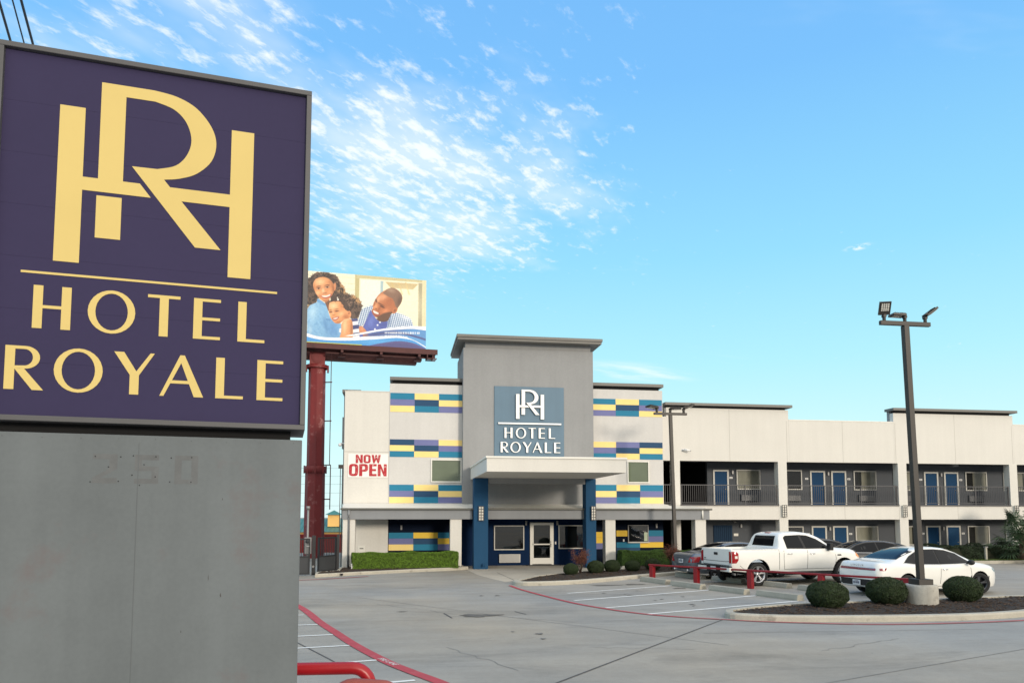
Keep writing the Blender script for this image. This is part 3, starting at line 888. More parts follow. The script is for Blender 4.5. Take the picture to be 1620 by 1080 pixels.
# wall plaque
b = B(); b.box(-1.93, -1.60, WY - .02, WY - .001, 0.72, 1.01); pl = b.build('wall_plaque', M_WHITE, hotel)
b = B()
for k, (x, w) in enumerate(((-1.84, .05), (-1.77, .05), (-1.71, .04))): b.box(x, x + w, WY - .024, WY - .0205, 0.86, 0.91)
b.build('plaque_marks', M_CARBLK, pl)

# porch along the front: fascia, gutter, roof, soffit, pillars, downspouts
FY = 33.75
part('porch_fascia', M_FASCIA, lambda b: (b.box(-2.55, 3.36, FY, FY + .2, 2.28, 2.70), b.box(4.07, 8.69, FY, FY + .2, 2.28, 2.70), b.box(9.20, 15.0, FY, FY + .2, 2.25, 2.70), b.box(3.36, 4.07, FY + .32, FY + .4, 2.28, 2.70), b.box(8.69, 9.20, FY + .32, FY + .4, 2.28, 2.70),
     b.box(-2.55, -2.4, FY + .2, WY - .01, 2.28, 2.70), b.box(14.85, 15.0, FY + .2, 35.9, 2.25, 2.70)))
part('porch_gutter', M_GUTTER, lambda b: b.box(-2.62, 15.12, FY - .09, FY + .25, 2.70, 2.79), bevel=0.02)
b = B(); b._add([(-2.58, FY + .25, 2.785), (13.36, FY + .25, 2.785), (13.36, 35.09, 3.0), (-2.58, 35.09, 3.0)], [(0, 1, 2, 3)])
b._add([(-2.58, 35.09, 3.0), (3.01, 35.09, 3.0), (3.01, WY - .035, 3.03), (-2.58, WY - .035, 3.03)], [(0, 1, 2, 3)])
b._add([(9.57, 35.09, 3.0), (13.36, 35.09, 3.0), (13.36, WY - .035, 3.03), (9.57, WY - .035, 3.03)], [(0, 1, 2, 3)])
b._add([(13.36, FY + .25, 2.785), (15.08, FY + .25, 2.785), (15.08, 35.9, 2.95), (13.36, 35.9, 2.95)], [(0, 1, 2, 3)])
b.build('porch_roof', M_WHITE, hotel)
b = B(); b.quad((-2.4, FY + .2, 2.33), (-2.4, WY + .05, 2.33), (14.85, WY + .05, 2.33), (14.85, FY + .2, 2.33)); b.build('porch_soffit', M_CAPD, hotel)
for x0, x1, y0, y1 in ((-2.52, -1.97, 33.8, 34.3), (2.34, 2.87, 33.8, 34.3), (9.75, 10.25, 33.8, 34.3), (14.28, 14.83, 33.8, 34.3)):
    part('porch_pillar', W_CREAM, lambda b: b.box(x0, x1, y0, y1, 0, 2.279), bevel=0.008)
for x in (-2.25, 14.62):
    b = B(); b.tube([(x, FY - .03, 2.70), (x, FY - .05, 2.5), (x, FY - .05, 2.36), (x + .0, FY + .03, 2.26), (x, FY + .03, .1)] if x < 0 else [(x, FY - .03, 2.70), (x, FY - .04, 2.3)], 0.05, 8)
    b.build('downspout', M_FASCIA if x < 0 else M_WHITE, hotel)

# canopy over the drive
b = B()
b.box(3.40, 9.12, 28.5, 35.095, 4.18, 4.72, 0)
b.box(3.36, 9.16, 28.46, 35.09, 4.72, 4.80, 1)
cn = b.build('canopy', [W_CREAM, M_WHITE], hotel, bevel=0.012)
part('canopy_beam', W_TOWER, lambda b: b.box(4.07, 8.69, 33.45, 33.75, 3.93, 4.179))
for x0, x1 in ((3.40, 4.06), (8.70, 9.19)):
    part('canopy_column', M_COLB, lambda b: b.box(x0, x1, 33.4, 34.05, 0.0, 4.179), bevel=0.01)
def grid_lamp(x0, x1, z0, z1, y):
    b = B(); b.box(x0 + .02, x1 - .02, y - .09, y - .002, z0 + .02, z1 - .02)
    l = b.build('grid_wall_lamp', M_LENS, hotel)
    b = B()
    n = 5
    for k in range(n + 1):
        z = z0 + (z1 - z0) * k / n
        b.box(x0, x1, y - .11, y - .092, z - .014, z + .014)
    for x in (x0 + .012, (x0 + x1) / 2, x1 - .012):
        b.box(x - .012, x + .012, y - .125, y - .1105, z0, z1)
    b.build('lamp_grille', M_RAIL, l)
grid_lamp(3.60, 3.85, 2.22, 2.87, 33.4)
grid_lamp(8.93, 9.16, 2.24, 2.88, 33.4)
part('hose_bib', M_COLB, lambda b: b.tube([(3.83, 33.38, 0.22), (3.83, 33.24, 0.22), (3.83, 33.22, 0.12)], 0.045, 8))

# sign panel on the tower
LP = dict(x0=4.55, x1=8.04, z0=4.9, z1=8.79)
b = B(); b.box(4.55, 8.04, 35.05, 35.099, 4.82, 8.79); lp = b.build('sign_panel', M_LOGO, hotel, bevel=0.01)
def lT(u, v, d): return Vector((u, 35.05 - d, v))
def scaled(polys, ox, oz, X, Z, s):
    return [[(X + (a - ox) * s, Z + (q - oz) * s) for a, q in p] for p in polys]
MBx = B().plate(scaled(MONO, -1.70, 4.22, 5.61, 7.17, 1.08), lT, 0.03, 0.11, 0, 1); MBx.build('monogram', [M_LETW, M_LETS], lp)
B().plate([rect(4.73, 6.91, 7.88, 6.985)], lT, 0.02, 0.10, 0, 1).build('rule_line', [M_LETW, M_LETS], lp)
for wd, xs, z, X0, s in (('HOTEL', HOTEL_X, 6.225, 5.04, 1.66), ('ROYALE', ROYALE_X, 5.52, 4.85, 1.64)):
    for ch, x in zip(wd, xs):
        B().plate([[(X0 + (x - xs[0]) * s + a * .515, z + q * .515) for a, q in p] for p in GLY[ch]], lT, 0.03, 0.10, 0, 1).build('letter', [M_LETW, M_LETS], lp)

# fittings on the far left end: conduit box, meter and a small dome camera on the end wall
part('conduit_box', M_GREYM, lambda b: (b.box(-2.80, -2.66, 36.2, 36.5, 5.7, 7.25), b.box(-2.74, -2.66, 36.3, 36.4, 3.0, 8.4)))
part('dome_camera', M_CAM, lambda b: (b.tube([(-2.66, 36.1, 5.95), (-2.85, 36.1, 5.95)], 0.03, 8), b.lathe([(0.0, -.12), (.08, -.08), (.1, 0), (.05, .06), (0, .07)], (-2.88, 36.1, 5.9), 'z', 12)))

# ---------------- the room wing
VY, BY = 36.0, 37.8
XE = 41.6
cols = [(14.02, 14.42), (19.90, 20.40), (26.93, 27.45), (33.83, 34.32), (40.9, 41.4)]
b = B()
b.box(13.37, 13.72, VY, VY + .3, 5.30, 7.54)
b.box(13.72, 20.57, VY, VY + .3, 5.30, 8.08)
b.box(20.575, 26.77, VY, VY + .3, 5.30, 7.54)
b.box(26.775, 34.2, VY, VY + .3, 5.30, 8.06)
b.box(34.205, XE, VY, VY + .3, 5.30, 7.54)
b.build('parapet_wall', W_CREAM, hotel)
for x0, x1 in ((20.58, 26.76), (34.21, XE), (13.37, 13.71)):
    part('parapet_coping', M_WHITE, lambda b: b.box(x0, x1, VY - .015, VY + .32, 7.54, 7.585))
for x0, x1 in ((13.60, 20.72), (26.66, 34.36)):
    part('roof_gap', M_BLACK, lambda b: b.box(x0 + .22, x1 - .3, VY + .06, VY + .42, 8.06, 8.19))
    part('roof_cap', M_CAP, lambda b: b.box(x0, x1, VY - .20, VY + .56, 8.19, 8.33), bevel=0.01)
    part('parapet_return', W_TOWER, lambda b: b.box(x0 + .10, x0 + .3, VY + .31, VY + .5, 7.3, 8.185))
    part('parapet_return', W_TOWER, lambda b: b.box(x1 - .36, x1 - .16, VY + .31, VY + .5, 7.3, 8.055))
# control joints in the stucco
b = B()
for x, z0, z1 in ((17.2, 5.32, 8.05), (23.7, 5.32, 7.52), (30.5, 5.32, 8.04), (20.45, 5.32, 7.5), (26.85, 5.32, 7.5), (34.1, 5.32, 7.5), (23.7, 2.26, 2.97), (30.5, 2.26, 2.97)):
    b.box(x - .008, x + .008, VY - .003, VY - .0005, z0, z1)
b.box(-2.63, -.52, WY - .004, WY - .0005, 5.50, 5.52)
b.build('stucco_joint', M('joint_line', (176, 172, 164), 0.9, 0.1), hotel)
for x0, x1 in cols:
    part('wing_column', W_CREAM, lambda b: b.box(x0, x1, VY - .012, VY + .40, 0, 5.299), bevel=0.006)
edges = [13.37] + [c for p in cols for c in p]
spans = [(13.37, 14.02)] + [(cols[i][1], cols[i + 1][0]) for i in range(4)]
b = B()
for x0, x1 in spans:
    b.box(x0 + .001, x1 - .001, VY, VY + .28, 2.235, 2.96)
b.build('floor_beam', W_CREAM, hotel)
b = B()
for x0, x1 in spans:
    b.box(x0 + .001, x1 - .001, VY - .05, VY + .3, 2.962, 3.03)
b.build('slab_edge', M_RAIL, hotel)
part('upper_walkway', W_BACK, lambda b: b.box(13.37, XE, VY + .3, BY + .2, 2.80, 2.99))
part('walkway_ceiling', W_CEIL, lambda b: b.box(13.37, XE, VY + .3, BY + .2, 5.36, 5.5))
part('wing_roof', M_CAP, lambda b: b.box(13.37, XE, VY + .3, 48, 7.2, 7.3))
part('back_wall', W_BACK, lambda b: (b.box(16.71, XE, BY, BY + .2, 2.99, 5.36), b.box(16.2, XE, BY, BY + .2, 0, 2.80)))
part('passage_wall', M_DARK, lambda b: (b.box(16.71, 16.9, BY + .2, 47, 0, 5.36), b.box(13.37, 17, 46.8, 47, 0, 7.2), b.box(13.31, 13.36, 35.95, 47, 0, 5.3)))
part('wing_end_wall', W_CREAM, lambda b: b.box(XE, XE + .2, VY, 48, 0, 7.54))
part('wing_rear_wall', W_CREAM, lambda b: b.box(13.37, XE, 47.8, 48, 0, 7.2))

def railing(x0, x1):
    b = B()
    y = VY + .08
    b.box(x0, x1, y - .02, y + .02, 4.025, 4.065)
    b.box(x0, x1, y - .015, y + .015, 3.10, 3.13)
    n = max(2, int((x1 - x0) / 0.112))
    for k in range(1, n):
        x = x0 + (x1 - x0) * k / n
        b.box(x - .009, x + .009, y - .009, y + .009, 3.13, 4.025)
    for k in range(0, 4 if x1 - x0 > 2 else 2):
        m_ = 3 if x1 - x0 > 2 else 1
        x = x0 + .03 + (x1 - x0 - .06) * k / m_
        b.box(x - .025, x + .025, y - .026, y + .026, 3.03, 4.07)
    return b.build('railing', M_RAIL, hotel)
for x0, x1 in spans: railing(x0 + .03, x1 - .03)

def room_door(x0, x1, z0, z1, mat=None):
    b = B()
    fr = .09
    b.box(x0, x0 + fr, BY - .06, BY - .002, z0, z1); b.box(x1 - fr, x1, BY - .06, BY - .002, z0, z1); b.box(x0 + fr, x1 - fr, BY - .06, BY - .002, z1 - fr, z1)
    d = b.build('room_door', M_FRAME, hotel)
    b = B(); b.box(x0 + fr + .003, x1 - fr - .003, BY - .035, BY - .003, z0 + .01, z1 - fr - .003)
    b.build('door_leaf', M_DOORB if mat is None else mat, d)
    b = B(); b.tube([(x1 - fr - .09, BY - .035, z0 + .9), (x1 - fr - .09, BY - .09, z0 + .9), (x1 - fr - .19, BY - .09, z0 + .9)], 0.016, 6)
    b.lathe([(0, -.05), (.035, -.05), (.035, .0)], (x1 - fr - .09, BY - .035, z0 + .9), 'y', 10)
    b.build('door_handle', M_CHROME, d)
def room_number(x, z):
    part('room_number_plate', M_CAM, lambda b: b.box(x - .09, x + .09, BY - .02, BY - .002, z - .05, z + .05))
    part('room_number_marks', M_CARBLK, lambda b: (b.box(x - .05, x - .015, BY - .023, BY - .0205, z - .02, z + .02), b.box(x + .01, x + .045, BY - .023, BY - .0205, z - .02, z + .02)))
def room_light(x, z):
    part('walkway_light', M_GREYM, lambda b: (b.box(x - .05, x + .05, BY - .09, BY - .002, z - .11, z + .09)), bevel=.01)
for fl, zf in ((0, 0.02), (1, 3.0)):
    zt = zf + 1.96 if fl else 1.87
    zw0, zw1 = (3.88, 4.98) if fl else (0.76, 1.85)
    if fl:
        room_door(17.03, 17.94, zf, zt); room_number(18.09, 4.53); room_light(18.17, 4.84)
        window(18.4, 19.80, zw0, zw1, BY, .055, M_DARK, M_GLASS, M_CURT)
    else:
        b = B(); b.box(17.0, 18.08, BY - .05, BY - .002, 0.02, 1.92); ud = b.build('utility_door', M_DOORD, hotel)
        b = B()
        for k in range(9): b.box(17.06 + k * .112, 17.075 + k * .112, BY - .058, BY - .051, .06, 1.88)
        b.build('door_ribs', M_DNAVY, ud)
        b = B(); b.tube([(17.95, BY - .05, .98), (17.95, BY - .10, .98), (17.86, BY - .10, .98)], .02, 6); b.build('door_handle', M_CHROME, ud)
        part('wall_plaque', M_WHITE, lambda b: b.box(18.18, 18.44, BY - .02, BY - .002, 1.33, 1.47))
        part('walkway_light', M_GREYM, lambda b: b.lathe([(0, -.14), (.07, -.1), (.08, 0)], (18.25, BY, 2.12), 'y', 10))
        room_light(18.6, 1.9)
    for k in range(3):
        s = 7.1 * k
        if k < 2 or True:
            x = 20.85 + s
            window(x, 22.29 + s, zw0, zw1, BY, .055, M_DARK, M_GLASS, M_CURT if k > 0 else None, cfrac=(0, .95) if k != 1 else (.0, .75))
            if 23.7 + s < XE: room_door(22.79 + s, 23.70 + s, zf, zt)
            if 25.0 + s < XE: room_door(24.08 + s, 25.0 + s, zf, zt)
            room_number(22.6 + s, zt - .45); room_light(23.9 + s, zt - .15)
            if 26.86 + s < XE:
                room_number(25.18 + s, zt - .45)
                window(25.46 + s, 26.86 + s, zw0, zw1, BY, .055, M_DARK, M_GLASS, M_CURT, cfrac=(.34, 1) if (fl or k) else (0, 1))
    # through-wall air conditioner grilles
    for x in (18.62, 21.2, 25.7, 28.6, 32.7):
        b = B(); b.box(x, x + .98, BY - .12, BY - .002, zf + .25, zf + .62); a = b.build('air_conditioner', W_BACK, hotel)
        b = B()
        for q in range(5): b.box(x + .05, x + .93, BY - .13, BY - .121, zf + .28 + q * .062, zf + .305 + q * .062)
        b.build('air_grille', M_GREYM, a)
for x in (27.6, 31.2, 34.9):
    part('ceiling_light', M_GREYM, lambda b: b.box(x - .16, x + .16, 36.8, 37.1, 5.22, 5.355), bevel=.02)
for x0, x1 in cols[1:4]:
    c = (x0 + x1) / 2
    grid_lamp(c - .13, c + .13, 2.38, 3.0, VY - .012)
# bullet camera on the parapet
t = thing('security_camera', (14.72, VY, 5.84), 'small white bullet camera bolted high on the cream parapet', 'camera')
m = MB((14.72, VY, 5.84))
m.lathe([(0, -.03), (.07, -.03), (.07, 0)], (14.60, VY, 5.86), 'y', 12); m.tube([(14.60, VY - .03, 5.86), (14.66, VY - .14, 5.86)], .025, 8)
m.build('mount', M_CAM, t)
m = MB((14.72, VY, 5.84)); m.tube([(14.62, VY - .17, 5.87), (14.92, VY - .22, 5.80)], .055, 12); m.build('camera_body', M_CAM, t)
m = MB((14.72, VY, 5.84)); m.tube([(14.921, VY - .2202, 5.7998), (14.94, VY - .223, 5.795)], .042, 12); m.build('lens', M_CARBLK, t)

# ------------------------------------------------------------------ the banner on the end wall
bn = thing('banner', (-1.5, WY - .02, 4.85), 'white vinyl NOW OPEN banner with red letters on the cream wall', 'banner')
BNO = (-1.5, WY - .02, 4.85)
m = MB(BNO)
NX, NZ = 20, 12
vs = []
for j in range(NZ + 1):
    for i in range(NX + 1):
        u, v = i / NX, j / NZ
        x = -2.45 + 1.9 * u; z = 4.28 + 1.14 * v
        sag = .012 * math.sin(3.1 * u * 2 + v) * (1 - abs(2 * v - 1))
        vs.append((x, WY - .022 + sag * .6, z + (-.02 * math.sin(math.pi * u) if j == NZ else 0)))
m._add(vs, [(j * (NX + 1) + i, j * (NX + 1) + i + 1, (j + 1) * (NX + 1) + i + 1, (j + 1) * (NX + 1) + i) for j in range(NZ) for i in range(NX)], 0, True)
m.build('sheet', M_BANNER, bn)
k = .30
BG = {'N': [rect(0, 0, .22, 1), rect(.46, 0, .68, 1), [(.22, 1), (.22, .62), (.46, .0), (.46, .40)]],
      'O': [[(0, .2), (.06, .06), (.2, 0), (.34, 0), (.34, .17), (.24, .2), (.22, .28), (.22, .72), (.24, .8), (.34, .83), (.34, 1), (.2, 1), (.06, .94), (0, .8)],
            [(.68, .2), (.62, .06), (.48, 0), (.34, 0), (.34, .17), (.44, .2), (.46, .28), (.46, .72), (.44, .8), (.34, .83), (.34, 1), (.48, 1), (.62, .94), (.68, .8)]],
      'W': [[(0, 1), (.22, 1), (.29, .42), (.30, 0), (.16, 0)], [(.29, .42), (.37, 1), (.53, 1), (.61, .42), (.60, 0), (.45, .45), (.30, 0)], [(.61, .42), (.68, 1), (.9, 1), (.74, 0), (.60, 0)]],
      'P': [rect(0, 0, .23, 1), [(.23, 1), (.5, 1), (.62, .93), (.66, .8), (.66, .58), (.62, .45), (.5, .37), (.23, .37), (.23, .53), (.40, .55), (.43, .6), (.43, .77), (.40, .83), (.23, .84)]],
      'E': [rect(0, 0, .23, 1), rect(.23, 0, .56, .18), rect(.23, .42, .52, .59), rect(.23, .82, .56, 1)]}
def bT(u, v, d): return Vector((u, WY - .036 - d, v))
for wd, x0, x1, z0, z1 in (('NOW', -2.09, -.91, 4.965, 5.365), ('OPEN', -2.40, -.62, 4.34, 4.92)):
    ws = {'N': .68, 'O': .68, 'W': .9, 'P': .66, 'E': .56}
    tot = sum(ws[c] for c in wd) + .09 * (len(wd) - 1)
    s = (x1 - x0) / tot; x = x0
    for c in wd:
        MB(BNO).plate([[(x + a * s, z0 + q * (z1 - z0)) for a, q in p] for p in BG[c]], bT, -.001, .002).build('letter', M_BANRED, bn)
        x += (ws[c] + .09) * s

# ------------------------------------------------------------------ billboard on a red steel column
BA = R(6.1)
BRX, BRY = 1.4905, 44.1047        # right end of the face
BW, BZ0, BZ1 = 14.6, 12.545, 16.865
bcx, bcy = BRX - 6.38 * math.cos(BA), BRY - 6.38 * math.sin(BA)
bill = thing('billboard', (bcx, bcy, 0), 'tall billboard on a red steel column showing a smiling family of three', 'billboard', rz=BA)
# local: x along the face, right end at +6.38, -y to the viewer
XR = 6.38
def paint():
    nx, nz = 620, 190
    s = np.linspace(-BW, 0, nx); t = np.linspace(0, 1, nz)
    S, T = np.meshgrid(s, t)                    # T: 0 bottom, 1 top
    # picture plane: x in sketch units (215 = 7.0 m from the right end, 1058 = right end), y downwards
    X = 1058 + S * (843 / 7.02) * (1 + 0.004 * S)
    ytop = 197 + (X - 1058) * 0.0835; ybot = 688 + (X - 1050) * 0.0585
    Y = ybot + (ytop - ybot) * T
    r2 = np.random.default_rng(3)
    def vnoise(sc, seed):
        g = np.random.default_rng(seed).random((260, 520))
        gx = (X + 1200) / sc; gy = (Y + 200) / sc
        ix = np.clip(gx.astype(int), 0, 518); iy = np.clip(gy.astype(int), 0, 258)
        fx = gx - ix; fy = gy - iy
        fx = fx * fx * (3 - 2 * fx); fy = fy * fy * (3 - 2 * fy)
        return (g[iy, ix] * (1 - fx) + g[iy, ix + 1] * fx) * (1 - fy) + (g[iy + 1, ix] * (1 - fx) + g[iy + 1, ix + 1] * fx) * fy
    n1, n2, n3 = vnoise(26, 1), vnoise(12, 2), vnoise(48, 5)
    img = np.zeros((nz, nx, 3))
    def put(mask, col, a=1.0):
        m = (np.clip(mask, 0, 1) * a)[..., None]
        img[:] = img * (1 - m) + np.array(col, float) * m
    def ell(cx, cy, rx, ry, rot=0, soft=.06, nz_=None, namp=0):
        c, d = math.cos(R(rot)), math.sin(R(rot))
        u = ((X - cx) * c + (Y - cy) * d) / rx; v = (-(X - cx) * d + (Y - cy) * c) / ry
        q = np.sqrt(u * u + v * v)
        if nz_ is not None: q = q + (nz_ - .5) * namp
        return np.clip((1 - q) / soft + .5, 0, 1)
    def poly(pts, soft=3.0):
        inside = np.zeros(X.shape, bool); n = len(pts); dist = np.full(X.shape, 1e9)
        for i in range(n):
            (x0, y0), (x1, y1) = pts[i], pts[(i + 1) % n]
            cond = ((y0 > Y) != (y1 > Y))
            xi = x0 + (Y - y0) * (x1 - x0) / ((y1 - y0) if abs(y1 - y0) > 1e-9 else 1e-9)
            inside ^= cond & (X < xi)
            L2 = (x1 - x0) ** 2 + (y1 - y0) ** 2
            tt = np.clip(((X - x0) * (x1 - x0) + (Y - y0) * (y1 - y0)) / L2, 0, 1)
            dist = np.minimum(dist, np.hypot(X - x0 - tt * (x1 - x0), Y - y0 - tt * (y1 - y0)))
        return np.clip(.5 + np.where(inside, dist, -dist) / soft, 0, 1)
    put(np.ones(X.shape), (240, 232, 206))
    put(np.clip((X + 100) / 700, 0, 1), (240, 230, 200), .7)
    put((np.abs(((Y - .06 * X) % 42) - 21) < 1.6) * (X < 550), (214, 196, 150), .6)
    put(poly([(552, 150), (582, 152), (578, 470), (552, 470)]), (186, 174, 122))
    put(poly([(560, 155), (1045, 192), (1045, 214), (560, 180)]), (196, 186, 140))
    put(poly([(592, 190), (728, 198), (728, 420), (588, 420)]), (226, 232, 220))
    put(poly([(728, 200), (748, 201), (744, 420), (728, 420)]), (160, 186, 190))
    put(poly([(752, 205), (1030, 225), (1030, 520), (752, 500)]), (248, 238, 200))
    put(poly([(760, 206), (1000, 222), (960, 262), (800, 250)]), (186, 160, 108), .8)
    for q in (800, 850, 900): put(poly([(q, 210), (q + 12, 211), (q + 40, 300), (q + 28, 300)]), (208, 180, 120), .7)
    put(poly([(1000, 215), (1028, 217), (1028, 540), (1000, 540)]), (150, 142, 112), .85)
    put(poly([(1028, 190), (1062, 190), (1062, 540), (1028, 540)]), (224, 212, 170))
    put(ell(900, 380, 120, 110, 0, .9), (255, 246, 206), .5)
    n4 = vnoise(5, 11)
    curl = n2 * .5 + n4 * .5
    def sd(pts):
        inside = np.zeros(X.shape, bool); n = len(pts); dist = np.full(X.shape, 1e9)
        for i in range(n):
            (x0, y0), (x1, y1) = pts[i], pts[(i + 1) % n]
            cond = ((y0 > Y) != (y1 > Y))
            xi = x0 + (Y - y0) * (x1 - x0) / ((y1 - y0) if abs(y1 - y0) > 1e-9 else 1e-9)
            inside ^= cond & (X < xi)
            tt = np.clip(((X - x0) * (x1 - x0) + (Y - y0) * (y1 - y0)) / ((x1 - x0) ** 2 + (y1 - y0) ** 2 + 1e-9), 0, 1)
            dist = np.minimum(dist, np.hypot(X - x0 - tt * (x1 - x0), Y - y0 - tt * (y1 - y0)))
        return np.where(inside, dist, -dist)
    def grid(ox, oy, k):
        def P(pts): return smooth([(ox + a * k, oy + c * k) for a, c in pts] + [(ox + pts[0][0] * k, oy + pts[0][1] * k)], 4)[:-1]
        def area(pts, soft=2.5, rag=0.0, round_=True):
            q = P(pts) if round_ else [(ox + a * k, oy + c * k) for a, c in pts]
            return np.clip(.5 + (sd(q) + (curl - .5) * rag) / soft, 0, 1)
        def spot(x, y, rx, ry, rot=0): 
            c, d = math.cos(R(rot)), math.sin(R(rot))
            u = ((X - ox - x * k) * c + (Y - oy - y * k) * d) / (rx * k); v = (-(X - ox - x * k) * d + (Y - oy - y * k) * c) / (ry * k)
            return np.exp(-(u * u + v * v) * 1.1)
        def mark(x, y, rx, ry, rot=0, soft=.5): return ell(ox + x * k, oy + y * k, rx * k, ry * k, rot, soft)
        return area, spot, mark
    def tones(m, spot, lst):
        for (x, y, rx, ry, rot, col, a) in lst: put(m * spot(x, y, rx, ry, rot), col, a)
    def hair_fill(m, d=(56, 42, 36)):
        put(m, d); put(m * np.clip((curl - .52) * 9, 0, 1), (104, 80, 66), .6); put(m * np.clip((.44 - curl) * 9, 0, 1), (32, 25, 24), .8)
    # ---- woman
    A_, S_, K_ = grid(198, 112.5, .4792)
    hw = A_([(40, 250), (62, 170), (112, 118), (165, 78), (232, 52), (322, 56), (402, 72), (465, 104), (508, 156), (546, 226), (586, 292), (602, 345), (560, 372), (490, 380), (420, 420), (300, 470), (226, 440), (215, 494), (160, 544), (110, 566), (62, 606), (32, 566), (-40, 500), (-50, 330)], 3, 26)
    hair_fill(hw); put(hw * S_(560, 250, 40, 110, -30) * np.clip((curl - .42) * 6, 0, 1), (206, 150, 96), .85); put(hw * S_(60, 540, 60, 70) * np.clip((curl - .5) * 8, 0, 1), (226, 190, 130), .9); put(hw * S_(330, 70, 160, 22) * np.clip((curl - .46) * 6, 0, 1), (140, 112, 96), .7)
    put(A_([(322, 500), (384, 466), (392, 560), (384, 640), (345, 575)]), (112, 70, 48))
    sh = A_([(88, 610), (120, 552), (178, 520), (214, 500), (222, 452), (262, 472), (322, 522), (348, 570), (374, 650), (396, 710), (440, 772), (492, 812), (560, 836), (560, 1060), (360, 1060), (110, 1040), (92, 870)], 2.5)
    wv = .5 + .5 * np.sin((X * .9 - .5 * Y) / 8 + n3 * 7)
    put(sh, (118, 172, 216)); put(sh * wv, (138, 190, 228), .45); put(sh * np.clip((n2 - .55) * 5, 0, 1), (92, 148, 200), .5)
    tones(sh, S_, [(440, 900, 90, 150, -10, (86, 140, 198), .9), (330, 800, 26, 160, -12, (72, 126, 182), .8), (160, 650, 60, 130, 8, (172, 212, 238), .9), (290, 650, 26, 120, -18, (146, 196, 232), .6), (130, 920, 30, 90, 0, (180, 214, 236), .6)])
    put(A_([(214, 496), (230, 452), (330, 524), (326, 556), (262, 520)]), (98, 154, 206)); put(A_([(336, 742), (398, 752), (412, 776), (352, 770)]), (78, 132, 188), .8)
    fa = A_([(160, 215), (185, 165), (240, 134), (310, 128), (372, 155), (416, 200), (442, 250), (450, 320), (432, 372), (402, 424), (372, 472), (340, 500), (305, 490), (265, 460), (225, 415), (195, 365), (172, 310), (158, 260)])
    put(A_([(440, 230), (462, 212), (472, 262), (464, 318), (446, 320)]), (206, 128, 82))
    put(fa, (214, 138, 86))
    tones(fa, S_, [(250, 200, 80, 55, -8, (250, 192, 138), .95), (225, 362, 40, 36, 0, (250, 186, 128), .9), (296, 330, 22, 52, -8, (254, 204, 156), .8), (384, 350, 30, 36, 0, (236, 158, 104), .7), (436, 300, 24, 110, -8, (150, 86, 50), .9), (400, 205, 40, 40, 0, (176, 106, 66), .7), (340, 482, 50, 24, -8, (156, 90, 56), .8), (320, 462, 26, 12, 0, (226, 152, 100), .6), (172, 290, 12, 70, 5, (186, 112, 66), .6)])
    for (ex, ey, w_) in ((232, 298, 27), (352, 278, 29)):
        put(fa * S_(ex, ey - 4, w_ * 1.5, 20, -8), (150, 86, 54), .6)
        put(K_(ex, ey - 32, w_ * 1.25, 6, -10, .7), (82, 50, 36), .85); put(K_(ex, ey, w_, 9, -8, .5), (232, 214, 200), .7); put(K_(ex, ey, 13, 10, 0, .5), (46, 28, 22)); put(K_(ex, ey - 8, w_ * 1.05, 4.5, -10, .6), (48, 28, 22), .9)
    put(fa * S_(318, 366, 26, 12, -8), (164, 96, 62), .8); put(K_(300, 372, 7, 5, 0, .6), (110, 60, 42), .7); put(K_(336, 368, 7, 5, 0, .6), (110, 60, 42), .7)
    put(A_([(258, 400), (300, 408), (350, 398), (412, 374), (408, 405), (378, 434), (332, 448), (288, 436)]), (176, 84, 66)); put(A_([(274, 405), (340, 402), (398, 384), (380, 410), (335, 426), (295, 422)]), (250, 234, 222))
    tones(fa, S_, [(252, 420, 10, 34, -20, (176, 104, 66), .5), (426, 390, 10, 30, 20, (150, 86, 54), .5)])
    # ---- girl
    hg = A_([(380, 520), (394, 446), (436, 382), (458, 338), (512, 312), (572, 328), (644, 368), (724, 398), (796, 450), (840, 522), (846, 604), (822, 668), (784, 728), (722, 752), (640, 700), (560, 600), (480, 540)], 3, 26)
    hair_fill(hg, (66, 48, 40)); put(hg * np.maximum(S_(560, 335, 110, 30, 18), S_(760, 450, 110, 40, 42)) * np.clip((curl - .38) * 5, 0, 1), (228, 170, 104), .95); put(hg * S_(640, 520, 90, 60, 30) * np.clip((curl - .5) * 8, 0, 1), (142, 110, 92), .7)
    dr = A_([(684, 748), (780, 738), (800, 800), (836, 960), (840, 1060), (690, 1060), (704, 860)], 2.5, 0, False)
    put(dr, (240, 240, 244))
    for y0, y1 in ((744, 786), (842, 902), (956, 1000)): put(dr * A_([(660, y0 + 8), (860, y0 - 20), (870, y1 - 20), (660, y1 + 10)], 2.5, 0, False), (52, 62, 112))
    put(A_([(528, 892), (556, 884), (552, 948), (526, 946)], 2.5, 0, False), (240, 240, 244))
    ar = A_([(552, 836), (586, 772), (640, 738), (692, 756), (714, 830), (706, 1060), (542, 1060), (556, 930)])
    put(ar, (220, 146, 92)); tones(ar, S_, [(604, 850, 36, 130, 3, (250, 198, 146), .9), (700, 900, 22, 150, 0, (160, 96, 58), .85), (640, 752, 40, 16, 0, (248, 196, 148), .7)])
    fg = A_([(384, 508), (440, 488), (522, 488), (572, 540), (602, 602), (644, 634), (678, 640), (690, 690), (670, 736), (604, 752), (570, 784), (522, 816), (470, 810), (436, 778), (405, 730), (386, 670), (376, 590)])
    put(fg, (226, 148, 92))
    tones(fg, S_, [(440, 555, 70, 52, -8, (254, 202, 150), .95), (556, 676, 52, 44, 0, (250, 184, 128), .9), (402, 690, 22, 26, 0, (250, 184, 128), .8), (620, 716, 50, 46, 0, (172, 100, 58), .85), (560, 560, 40, 50, -30, (190, 116, 70), .7), (520, 800, 70, 22, -10, (170, 98, 60), .8), (436, 650, 14, 36, -6, (254, 206, 156), .7)])
